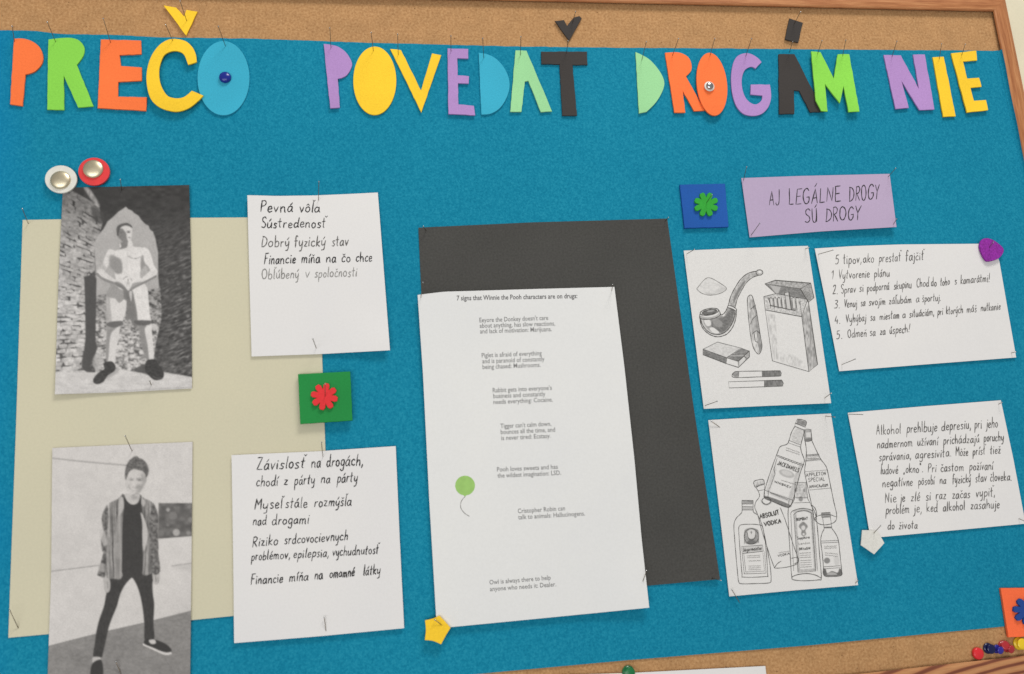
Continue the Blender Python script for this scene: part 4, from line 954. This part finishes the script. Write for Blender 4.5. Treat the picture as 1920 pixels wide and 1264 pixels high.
R_('bottle_outline', [cm(Bq((245, 668), (240, 690), (208, 722), (192, 765), (196, 850), (205, 960), (215, 1070), (222, 1128), (240, 1143), (330, 1142), (415, 1138), (430, 1118), (424, 1030), (405, 920), (385, 820), (368, 755), (345, 705), (318, 685), (315, 668))),
    Bq((245, 670), (243, 610), (315, 610), (315, 670), (245, 670)), Bq((244, 632), (315, 632)), Bq((244, 648), (315, 650)), cm(Bq((222, 800), (232, 768), (300, 762), (360, 768), (378, 790), (395, 900), (408, 1080), (395, 1097), (255, 1101), (244, 1080), (232, 940), (222, 800)))])
R_('bottle_label', [Bq((240, 905), (375, 895), (380, 935), (245, 950), (240, 905)), Bq((245, 950), (258, 1080), (398, 1075), (388, 938)), Bq((255, 950), (268, 1068), (388, 1062), (378, 945)), Bq((258, 890), (262, 800)), Bq((352, 885), (345, 798)), el(303, 840, 46, 50), cm(Bq((275, 810), (285, 850), (303, 862), (325, 850), (332, 808))), Bq((303, 805), (303, 825)), Bq((297, 813), (309, 813))], .9)
R_('bottle_outline', [cm(Bq((318, 495), (328, 483), (375, 474), (385, 488), (386, 505), (360, 512), (332, 525), (322, 512), (318, 495))), cm(Bq((332, 525), (350, 555), (355, 585), (332, 620), (326, 655), (345, 705), (370, 800), (395, 880), (425, 970), (452, 1043))), Bq((386, 505), (390, 585)),
    cm(Bq((488, 655), (515, 720), (545, 810), (575, 900), (603, 985), (596, 1015), (540, 1035), (480, 1043), (452, 1043))), cm(Bq((452, 1040), (470, 1015), (495, 998))), cm(Bq((560, 980), (600, 975), (605, 1000), (580, 1015))), Bq((345, 548), (388, 540)), el(400, 612, 28, 22)])
R_('bottle_outline', [cm(Bq((598, 88), (630, 92), (657, 106), (650, 135))), Bq((598, 88), (585, 115), (650, 140)), Bq((585, 115), (582, 135), (648, 160)), cm(Bq((582, 135), (560, 175), (545, 225), (530, 250), (490, 264), (472, 300), (435, 400), (405, 490), (386, 560), (390, 595), (430, 612), (520, 650), (550, 648), (575, 590), (615, 440), (640, 370), (642, 345), (625, 300), (620, 260), (635, 200), (648, 160))),
    Bq((466, 318), (640, 382)), Bq((470, 328), (632, 388)), Bq((545, 225), (622, 255)), Bq((540, 240), (620, 268)), Bq((392, 545), (570, 608)), Bq((415, 545), (410, 590)), Bq((425, 560), (535, 605)), Bq((468, 340), (448, 410), (455, 440), (420, 535)), Bq((545, 610), (540, 640))])
R_('bottle_outline', [Bq((638, 158), (660, 152), (685, 155), (692, 225), (668, 232), (645, 230), (638, 158)), cm(Bq((648, 232), (656, 290), (652, 360), (645, 420), (655, 480), (672, 560), (695, 660), (705, 725), (740, 760), (790, 765), (840, 745), (850, 700), (832, 620), (812, 520), (790, 415), (778, 385), (748, 345), (720, 290), (692, 228))),
    Bq((655, 318), (735, 312)), Bq((655, 325), (738, 318)), Bq((655, 352), (748, 343)), Bq((655, 358), (750, 349)), Bq((650, 425), (790, 414)), Bq((674, 543), (810, 530)), cm(Bq((705, 725), (740, 705), (800, 700), (848, 715)))])
R_('bottle_outline', [Bq((582, 495), (655, 495)), Bq((585, 495), (580, 600), (560, 640)), Bq((652, 495), (665, 600), (685, 635)), Bq((582, 590), (665, 590)), Bq((575, 625), (675, 622)), cm(Bq((560, 640), (540, 665), (542, 780), (552, 950), (562, 1095), (575, 1118), (650, 1124), (735, 1118), (752, 1105), (740, 950), (728, 800), (715, 700), (685, 638))),
    cm(Bq((562, 1100), (600, 1085), (660, 1078), (715, 1088), (752, 1108))), cm(Bq((556, 690), (572, 675), (630, 660), (690, 672), (702, 700))), Bq((556, 690), (575, 1060)), Bq((575, 700), (603, 1072), (716, 1062), (690, 690)), Bq((702, 700), (728, 1060)), cm(Bq((575, 700), (600, 682), (650, 675), (690, 690))), cm(Bq((690, 640), (712, 660), (722, 700), (712, 740)))])
R_('bottle_outline', [Bq((755, 715), (753, 690), (808, 686), (812, 715), (755, 718)), Bq((760, 718), (770, 790)), Bq((810, 715), (820, 790)), Bq((768, 780), (820, 778)), cm(Bq((770, 792), (755, 825), (748, 870), (758, 950), (766, 1040), (772, 1092), (830, 1096), (878, 1090), (882, 1060), (872, 960), (862, 870), (845, 825), (820, 790))), Bq((750, 870), (860, 865)), Bq((752, 882), (862, 877)), Bq((765, 1035), (872, 1028)), Bq((764, 1048), (874, 1040))])
def tw(text, x0, y0, x1, y1, h, w=.9, mat='pencil', name='bottle_lettering'):
    (a, b), (c, d) = Bq((x0, y0), (x1, y1))[:2]
    ss, wd = word_strokes(text, .01); st = []
    L = math.hypot(c-a, d-b); ux, uy = (c-a)/L, (d-b)/L; h = h / 3.4167
    for s in ss: st.append([(a + gx/wd*L*ux + gy*h*uy, b + gx/wd*L*uy - gy*h*ux) for gx, gy in s])
    return R_(name, st, w, mat)
tw('ABSOLUT', 360, 727, 484, 697, 27, 1.9); tw('VODKA', 388, 775, 495, 752, 26, 1.9)
tw('JACK', 468, 378, 520, 398, 26, 1.3); tw('DANIELS', 526, 400, 604, 430, 26, 1.3); tw('WHISKEY', 450, 494, 556, 532, 12, 1.)
tw('APPLETON', 655, 458, 782, 446, 22); tw('SPECIAL', 668, 490, 775, 482, 24); tw('JAMAICA RUM', 672, 530, 795, 520, 18, .8)
tw('Jägermeister', 250, 937, 372, 925, 24, 1.)
tw('BOMBAY', 593, 740, 665, 732, 17, 1.2); tw('Sapphire', 598, 860, 677, 852, 18, .9); tw('DRY GIN', 610, 928, 682, 922, 14, .9)
tw('London', 607, 893, 680, 886, 14, .6, 'pencil_light'); tw('VODKA', 475, 972, 550, 955, 14, .9, 'pencil')
def scrib(x0, x1, y, n=1, dy=12, sl=-.05, amp=3):
    out = []
    for k in range(n):
        out.append([(1320 + (x0 + (x1-x0)*t/14) / 3.4167, 760 + (y + k*dy + (x1-x0)*t/14*sl + (amp if t % 2 else -amp) * rnd.uniform(.4, 1)) / 3.4167) for t in range(15)])
    return out
R_('small_print', scrib(612, 685, 948, 3, 14) + scrib(617, 690, 995, 4, 14, -.05, 2) + scrib(275, 360, 965, 2, 12) + scrib(285, 365, 998, 1, 10) + scrib(285, 365, 1030, 3, 12, -.02, 2) + scrib(478, 545, 945, 1, 10, -.15)
   + scrib(770, 850, 905, 2, 12, -.05, 5) + scrib(775, 860, 945, 2, 14, .1) + scrib(495, 590, 480, 1, 10, .3, 2) + scrib(660, 735, 340, 1, 10, 0, 2) + scrib(490, 610, 335, 1, 10, .38, 6) + scrib(525, 615, 272, 2, 14, .35, 4), .7, 'pencil_light')['kind'] = 'stuff'

# ------------------------------------------------------------------ foam letters
C1 = lambda *q: T(3, 0, 0, q); C2 = lambda *q: T(3, 580, 0, q); C3 = lambda *q: T(4.8, 1160, 0, q); C4 = lambda *q: T(4.8, 1520, 0, q)
def c(*q): return tuple((p[0], p[1], 1) for p in q)
def egg(s, ox, oy, cx, cy, rx, ry, rot=0): return T(s, ox, oy, ell(cx, cy, rx, ry, rot, 44))
GL = 'foam letters of the heading'
def letter(pts, mat, label, tilt=.015, base=.0012, thick=.0015, curved=True, name='foam_letter', cat='letter', grp=GL):
    q = shape(pts) if curved else [p[:2] for p in pts]
    o = slab(name, rough_edge(q, .4, 8), base, thick, M[mat], None, tilt * .6, .00022)
    return tag(o, label, cat, grp)
P_ = c
letter(C1((78, 218, 1), (130, 217), (185, 235), (225, 270), (242, 320), (234, 362), (200, 400), (165, 415, 1), (143, 420, 1), (128, 598, 1), (58, 588, 1)), 'orange', 'orange foam letter P at the far left, first letter of the heading')
letter(C1((272, 222, 1), (340, 214), (400, 213), (445, 228), (473, 265), (470, 310), (445, 350), (432, 365, 1), (527, 600, 1), (440, 606, 1), (358, 425, 1), (362, 620, 1), (266, 618, 1)), 'green', 'green foam letter R between two orange letters')
letter(C1(*c((567, 222), (793, 228), (795, 305), (672, 310), (680, 372), (797, 380), (797, 455), (665, 462), (664, 545), (826, 548), (822, 625), (550, 610))), 'orange', 'orange foam letter E between the green R and the yellow C')
letter(C1(*c((920, 30), (990, 42), (1035, 92), (1048, 55), (1111, 65), (1047, 200))), 'yellow', 'yellow foam caron mark pinned on the cork above the C', .0, name='foam_accent', cat='accent mark', grp='foam accent marks')
letter(T(3, 0, 0, ell(1257, 440, 146, 209, 0, 44)), 'blue', 'light blue foam letter O with a blue tack in its middle', .005)
letter(C1((1106, 350, 1), (1102, 310), (1085, 270), (1050, 235), (1000, 220), (950, 222), (900, 250), (860, 300), (835, 360), (824, 430), (830, 500), (850, 560), (890, 600), (940, 622), (1000, 630), (1060, 612), (1110, 575), (1145, 540, 1), (1080, 512, 1), (1040, 545), (1000, 555), (950, 545), (920, 510), (900, 460), (895, 400), (905, 350), (925, 310), (960, 290), (1000, 288), (1035, 308), (1058, 365, 1)), 'yellow', 'yellow foam letter C overlapping the light blue O', .02, .0038)
letter(C2((80, 247, 1), (112, 250), (165, 264), (210, 300), (239, 352), (234, 388), (210, 425), (180, 441, 1), (160, 445, 1), (172, 608, 1), (118, 612, 1)), 'lilac', 'lilac foam letter P, first letter of the middle word', .03)
letter(egg(3, 580, 0, 368, 455, 121, 193), 'yellow', 'solid yellow foam letter O without a tack')
letter(C2(*c((455, 275), (516, 282), (628, 510), (690, 300), (742, 310), (630, 634))), 'yellow', 'yellow foam letter V')
letter(C2(*c((778, 272), (894, 275), (894, 330), (832, 328), (834, 425), (898, 430), (896, 472), (836, 470), (838, 590), (925, 598), (932, 652), (782, 645))), 'lilac', 'lilac foam letter E beside the light blue D', .03)
letter(C2((953, 297, 1), (1000, 305), (1050, 330), (1095, 380), (1122, 440), (1125, 500), (1105, 560), (1070, 610), (1020, 640), (968, 645, 1)), 'blue', 'light blue foam letter D', .005)
letter(C2(*c((1160, 283), (1222, 285), (1365, 628), (1302, 632), (1232, 455), (1212, 460), (1193, 630), (1130, 630))), 'mint', 'mint green foam letter A')
letter(C2(*c((1304, 290), (1562, 290), (1565, 365), (1480, 365), (1505, 652), (1422, 652), (1408, 362), (1306, 360))), 'black', 'black foam letter T')
letter(C2(*c((1382, 118), (1432, 112), (1450, 145), (1488, 98), (1520, 90), (1532, 104), (1462, 228))), 'black', 'black foam caron mark pinned on the cork above the T', 0, name='foam_accent', cat='accent mark', grp='foam accent marks')
letter(C3((152, 468, 1), (200, 490), (270, 530), (330, 590), (380, 660), (409, 730), (405, 790), (370, 870), (320, 940), (250, 1008, 1), (182, 1022, 1)), 'mint', 'mint green foam letter D', .01)
letter(C3((418, 475, 1), (520, 470), (580, 485), (630, 520), (655, 580), (650, 640), (605, 690, 1), (770, 1000, 1), (675, 1005, 1), (575, 820, 1), (597, 1018, 1), (498, 1018, 1)), 'orange', 'orange foam letter R touching the orange O', .03)
letter(egg(4.8, 1160, 0, 839, 759, 136, 285, -6), 'orange', 'orange foam letter O with a silver tack in its middle', .015, .0040)
letter(C3((1287, 560, 1), (1250, 520), (1190, 485), (1130, 480), (1070, 505), (1035, 560), (1015, 650), (1012, 750), (1025, 860), (1060, 960), (1120, 1025), (1200, 1045), (1280, 1030), (1340, 975), (1368, 900), (1370, 830), (1360, 762, 1), (1188, 762, 1), (1185, 852, 1), (1292, 862, 1), (1285, 905), (1240, 940), (1190, 930), (1140, 880), (1112, 800), (1108, 710), (1130, 640), (1165, 610), (1200, 602), (1232, 618, 1)), 'lilac', 'lilac foam letter G')
letter(C3(*c((1440, 487), (1582, 487), (1840, 1008), (1722, 1014), (1625, 820), (1575, 815), (1578, 1028), (1442, 1030))), 'black', 'black foam letter A tucked beneath the green M', .02)
letter(C3(*c((1538, 165), (1660, 205), (1617, 383), (1498, 352))), 'black', 'small black foam accent block pinned on the cork above the A', 0, name='foam_accent', cat='accent mark', grp='foam accent marks')
letter(C4(*c((5, 462), (90, 470), (208, 710), (245, 488), (348, 487), (438, 1005), (340, 1010), (296, 775), (262, 930), (128, 755), (152, 1005), (95, 1000), (45, 905))), 'green', 'green foam letter M lying over the foot of the black A', .01, .0046)
letter(C4(*c((658, 495), (812, 498), (972, 805), (922, 492), (1028, 490), (1108, 990), (975, 995), (815, 730), (878, 975), (760, 985))), 'lilac', 'lilac foam letter N', .03)
letter(C4(*c((1098, 515), (1198, 510), (1302, 1050), (1190, 1055))), 'yellow', 'yellow foam letter I, a plain straight bar', .02)
letter(C4(*c((1265, 480), (1490, 455), (1497, 545), (1370, 555), (1405, 710), (1512, 703), (1533, 785), (1433, 795), (1462, 912), (1570, 905), (1588, 997), (1398, 1020))), 'yellow', 'yellow foam letter E at the far right, last letter of the heading', .04)

# ------------------------------------------------------------------ foam tiles with flowers, star, heart, pentagon
def flower_pts(cx, cy, r, n=8, rot=0, w=.27):
    pts = []
    for k in range(n):
        a = rot + 2 * math.pi * k / n
        for rr, da in ((.54, -.38), (.84, -w), (.98, -w * .5), (.98, w * .5), (.84, w)):
            pts.append((cx + r * rr * math.cos(a + da * (1 if rr > .5 else 1.1)), cy + r * rr * math.sin(a + da)))
    return pts
def tile(corners, mat, fc, fr, fmat, rot, label, base=.0042):
    xs, zs = back(sum(p[0] for p in corners)/4, max(p[1] for p in corners), -base)
    e = empty('foam_tile', (xs, -base, zs), label, 'decoration', 'foam tiles with flowers')
    slab('foam_square', rough_edge(corners, .3, 9), base, .0026, M[mat], e, .01, .0004)
    slab('flower', [q for q in flower_pts(fc[0], fc[1], fr, 8, rot)], base + .0031, .0022, M[fmat], e, 0, .0004)
tile([(558.7, 701.5), (656.7, 696.5), (661, 788.4), (563, 795.2)], 'tile_green', (608, 743.5), 26, 'red', .2, 'green foam square with a red flower, above the lower handwritten note')
tile([(1275, 346.2), (1359.7, 344.4), (1366, 425.7), (1283.4, 428)], 'tile_blue', (1324.5, 383), 23.5, 'flower_green', .39, 'blue foam square with a green flower, left of the lilac strip', .0012)
tile([(1876.6, 1103), (1972, 1102), (1990, 1190), (1890.8, 1195.3)], 'tile_orange', (1927, 1145), 27, 'flower_blue', .1, 'orange foam square with a blue flower at the lower right edge', .0016)
o = slab('foam_star', rough_edge(shape([(797, 1163.5, 1), (812, 1160), (824, 1154.5, 1), (833, 1164), (844.8, 1177.5, 1), (836, 1192), (827, 1208.5, 1), (812, 1202), (796.5, 1200.5, 1), (798.5, 1182)]), .2, 6), .0062, .0018, M['yellow'], None, 0, .0004)
tag(o, 'yellow foam star pinned over the lower left corner of the printed page', 'decoration')
o = slab('foam_heart', shape([(1837.4, 458.8), (1842.3, 448.8), (1852, 446.6), (1864.4, 451), (1879.5, 463), (1882, 472), (1873, 484.3), (1855.5, 489.8), (1847.8, 486.5), (1840, 472)]), .0042, .0022, M['purple'], None, 0, .0005)
tag(o, 'purple glittery foam heart on the corner of the tips note', 'decoration')
o = slab('paper_pentagon', rough_edge([(1616.8, 994), (1645, 995), (1658.3, 1018.4), (1639.2, 1039.5), (1614.2, 1022.3)], .2, 8), .0040, .0010, M['white'], None, 0, .0002)
tag(o, 'small white foam pentagon at the lower left corner of the Alkohol note', 'decoration')

# ------------------------------------------------------------------ white sheet at the bottom edge
sw = Sheet(.0020, .0006, 17)
o = make_sheet('blank_paper', sw, [(1040, 1266.5), (1189, 1261.5), (1435, 1248.8)], [(1435, 1248.8), (1441, 1300)], [(1040, 1320), (1441, 1300)], [(1040, 1266.5), (1040, 1320)], M['paper'], None, 20, 8)
tag(o, 'blank white paper at the bottom edge under a green push pin', 'paper sheet')

# ------------------------------------------------------------------ tacks and push pins
def at(u, v, y): x, z = back(u, v, y); return Vector((x, y, z))
def disc_tack(cx, cy, rx, ry, dx, dy, dr, mat, label, base=.0036):
    p = at(cx, cy, -base); e = empty('thumb_tack', p, label, 'thumb tack', 'metal thumb tacks on plastic discs')
    slab('disc', ell(cx, cy, rx, ry, 0, 40), base, .0020, M[mat], e, 0, .0005)
    q = at(dx, dy, -base - .0021); r = dr
    prof = [(r * 1.0, 0), (r * 1.0, .0004)] + [(r * math.cos(a), .0004 + r * .34 * math.sin(a)) for a in [math.radians(t) for t in (12, 24, 36, 48, 60, 72, 82)]] + [(r * .02, .0004 + r * .345)]
    lathe('metal_dome', prof, q, (0, -1, 0), M['dome'], e, 36)
disc_tack(114, 336, 30, 26, 113.5, 338, .0088, 'p_white', 'thumb tack on a white disc at the top left corner of the arch photo', .0037)
disc_tack(176, 321.5, 29.5, 26, 175, 317.5, .0090, 'p_reddisc', 'thumb tack on a red disc above the arch photo', .0040)
def dome_tack(u, v, r, y, mat, label, ring=None):
    p = at(u, v, -y); e = empty('tack', p, label, 'tack')
    if ring: lathe('collar', [(ring, 0), (ring, .0006), (ring * .9, .001)], p, (0, -1, 0), M[ring_m], e, 28)
    prof = [(r, .0), (r, .0008)] + [(r * math.cos(a), .0008 + r * .5 * math.sin(a)) for a in [math.radians(t) for t in (15, 30, 45, 60, 75, 85)]] + [(r * .02, .0008 + r * .503)]
    lathe('cap', prof, p + Vector((0, -.001, 0)) if ring else p, (.0, -1, 0), M[mat], e, 28)
ring_m = 'p_white'
dome_tack(422.3, 145.7, .0057, .0036, 'p_blue', 'round blue tack in the middle of the light blue letter O')
dome_tack(1329.8, 162.5, .0040, .0070, 'chrome', 'shiny silver tack in the middle of the orange letter O', .0056)
def push_pin(u, v, r, mat, label, y=.0004, tilt=(0, -1, 0), L=.006):
    p = at(u, v, -y - L); ax = Vector(tilt).normalized(); b = p - ax * L
    b.y = -y; e = empty('push_pin', b, label, 'push pin', 'plastic push pins')
    lathe('collar', [(r * .95, 0), (r, .0006), (r * .95, .0014), (r * .5, .002)], b, ax, M[mat], e, 24)
    lathe('grip', [(r * .5, .0015), (r * .42, L * .45), (r * .5, L * .7), (r * .78, L * .84), (r * .86, L * .92), (r * .8, L * .985), (r * .55, L * 1.03), (r * .05, L * 1.045)], b, ax, M[mat], e, 24)
    lathe('needle', [(.0004, -.006), (.0004, .001)], b, ax, M['steel'], e, 8)
def flat_pin(u, v, r, mat, label, y=.0004, h=.004):
    p = at(u, v, -y - h); b = Vector((p.x, -y, p.z)); e = empty('push_pin', b, label, 'push pin', 'plastic push pins')
    lathe('cap', [(r * .85, 0), (r, .0008), (r, h * .7), (r * .93, h * .92), (r * .8, h), (r * .05, h * 1.06)], b, (0, -1, 0), M[mat], e, 32)
flat_pin(1836, 1226, .0056, 'p_red', 'round flat bright red pin, leftmost of the pins at the lower right')
push_pin(1859.6, 1217.3, .0052, 'p_navy', 'dark navy push pin beside the bright red pin')
push_pin(1877, 1220, .0042, 'p_violet', 'small violet blue push pin between the navy and the crimson pins', tilt=(.1, -1, -.15))
push_pin(1886, 1210, .0050, 'p_dred', 'crimson push pin lying above and behind the smaller crimson pin', tilt=(-.1, -1, .25), L=.005)
push_pin(1897.5, 1218, .0045, 'p_dred', 'smaller crimson push pin just left of the yellow one', tilt=(.15, -1, -.2), L=.006)
push_pin(1918, 1208, .0062, 'p_yellow', 'yellow push pin at the right edge below the orange tile')
push_pin(1181, 1262, .0058, 'p_green', 'green push pin through the blank paper at the bottom edge', y=.0024)

# ------------------------------------------------------------------ dressmaker pins
GP = 'thin steel pins'
def pin(hx, hy, ex, ey, label, y=.0034, dmax=.024, dmin=.0025, r=.0003):
    """head seen at hx, hy; goes into the board at ex, ey"""
    E = at(ex, ey, -y); best = None
    for k in range(60):
        d = dmin + (dmax - dmin) * k / 59
        H = at(hx, hy, -y - d); lat = math.hypot(H.x - E.x, H.z - E.z); s = lat + (.2 * d)
        s = abs(lat) if lat > 0 else 0
        if best is None or s < best[0]: best = (s, H)
    H = best[1]
    e = empty('pin', E, label, 'pin', GP)
    ax = (H - E); L = ax.length
    lathe('shaft', [(r * .5, -.0015), (r, 0), (r, L)], E, ax, M['steel'], e, 7)
    lathe('head', [(r * .6, -.0002), (r * 2.0, .0002), (r * 2.3, .0006), (r * 1.6, .001), (r * .1, .0012)], H, ax, M['chrome'], e, 10)
for a in (
 (23, 50, 27, 77, 'pin through the top of the far left orange P'), (89, 42, 104, 78, 'pin through the top of the green R'),
 (194, 36, 207, 79, 'pin through the top of the orange E'), (338, 3, 350, 39, 'pin through the yellow caron mark'),
 (311, 47, 325, 79, 'pin through the top of the yellow C'), (409.5, 50, 422.5, 86, 'pin through the top of the light blue O'),
 (618.5, 53, 620.5, 89, 'pin through the top of the lilac P'), (696, 62, 700, 95, 'pin through the top of the solid yellow O'),
 (745.5, 65, 746.7, 102.5, 'pin through the left arm of the yellow V'), (845.5, 68, 845.5, 96.5, 'pin through the top of the lilac E'),
 (905, 72.5, 907, 108, 'pin through the top of the light blue D'), (976.7, 69.5, 975.7, 103, 'pin through the top of the mint A'),
 (1065, 77, 1062.5, 97, 'pin through the top of the black T'), (1079, 22.5, 1074, 41, 'pin through the black caron mark'),
 (1211.7, 79, 1203.5, 112.5, 'pin through the top of the mint D'), (1272, 73, 1261, 104, 'pin through the top of the orange R'),
 (1340, 73, 1330.5, 107, 'pin through the top of the orange O'), (1409, 73, 1398.5, 105, 'pin through the top of the lilac G'),
 (1486, 79, 1480, 98, 'pin through the top of the black A'), (1500.6, 23, 1489, 45, 'pin through the small black accent block'),
 (1541, 77, 1532, 104, 'pin through the left leg of the green M'), (1585.6, 76, 1579.4, 108, 'pin through the right leg of the green M'),
 (1681.5, 78, 1672.7, 106, 'pin through the top of the lilac N'), (1765.4, 83, 1761.3, 110, 'pin through the top of the yellow I'),
 (1809.6, 84, 1803.3, 103, 'pin through the top of the far right yellow E')):
    pin(*a)
for a in (
 (598, 341, 597, 376, 'pin through the top edge of the Pevná vôľa note', .0042), (586.6, 635.7, 593, 653, 'pin near the bottom of the Pevná vôľa note', .0042),
 (602.8, 830, 605.3, 856.5, 'pin through the top of the Závislosť note', .0042), (608, 1158.5, 611, 1181, 'pin near the bottom of the Závislosť note', .0042),
 (609.6, 721, 609.4, 743.5, 'pin through the red flower on the green tile', .0095), (42, 392, 53, 419, 'pin at the top left corner of the beige paper', .0022),
 (18.8, 1145, 34, 1177, 'pin at the bottom left corner of the beige paper', .0022), (225.8, 337, 228, 357, 'pin through the top of the arch photo', .0039),
 (281, 715, 283.5, 722, 'pin near the bottom of the arch photo', .0039), (235, 818, 247.5, 845.5, 'pin above the head of the man in the lower photo', .0039),
 (217.7, 1242, 226, 1262, 'pin between the feet of the man in the lower photo', .0039), (1149, 533.5, 1147, 545, 'pin at the top right corner of the printed page', .0056),
 (793, 530, 789, 558, 'pin at the top left corner of the printed page', .0056), (1212, 1070.7, 1204, 1094.4, 'pin at the lower right side of the printed page', .0056),
 (794, 425, 799, 433, 'pin at the top left corner of the black card', .0024), (1253, 408, 1247, 415, 'pin at the top right corner of the black card', .0024), (1351, 1088, 1333, 1084, 'pin at the bottom right corner of the black card', .0024),
 (1399.8, 313.4, 1394, 338, 'pin at the top left corner of the lilac strip', .0034), (1679, 316, 1664.5, 332.5, 'pin at the top right corner of the lilac strip', .0034),
 (1424, 419.5, 1408.5, 441, 'pin at the bottom left corner of the lilac strip', .0034), (1681, 411, 1673.6, 423.4, 'pin at the bottom right corner of the lilac strip', .0044),
 (1334.5, 365.7, 1325, 380, 'pin through the green flower on the blue tile', .0066), (1301.7, 468, 1288, 476, 'pin at the top left corner of the pipe drawing', .0034),
 (1516, 464.5, 1510, 467, 'pin at the top right corner of the pipe drawing', .0034), (1344, 752.7, 1322.4, 760.5, 'pin at the bottom left corner of the pipe drawing', .0034),
 (1558, 737.7, 1545, 747.4, 'pin at the bottom right corner of the pipe drawing', .0034), (1561, 469.4, 1534, 477, 'pin at the top left corner of the tips note', .0034),
 (1603, 673.7, 1578.7, 683.6, 'pin at the bottom left corner of the tips note', .0034), (1904, 660, 1896.5, 662, 'pin at the bottom right corner of the tips note', .0034),
 (1616.6, 777.3, 1592, 776.8, 'pin at the top left corner of the Alkohol note', .0034), (1878, 755, 1872.5, 758, 'pin at the top right corner of the Alkohol note', .0034),
 (1919, 976, 1911, 973, 'pin at the bottom right corner of the Alkohol note', .0034), (1651, 986, 1638.7, 999.5, 'pin through the white pentagon', .0052),
 (1334.6, 790.7, 1348.4, 800.4, 'pin at the top left corner of the bottle drawing', .0034), (1564.4, 782, 1547.7, 780.5, 'pin at the top right corner of the bottle drawing', .0034),
 (1373, 1107, 1386, 1129, 'pin at the bottom left corner of the bottle drawing', .0034), (1608, 1089, 1603.5, 1094, 'pin at the bottom right corner of the bottle drawing', .0034),
 (816, 1163, 827.5, 1171.6, 'pin through the yellow star', .0082), (1862, 455, 1855, 464, 'pin through the purple heart', .0066)):
    pin(*a[:5], y=a[5])
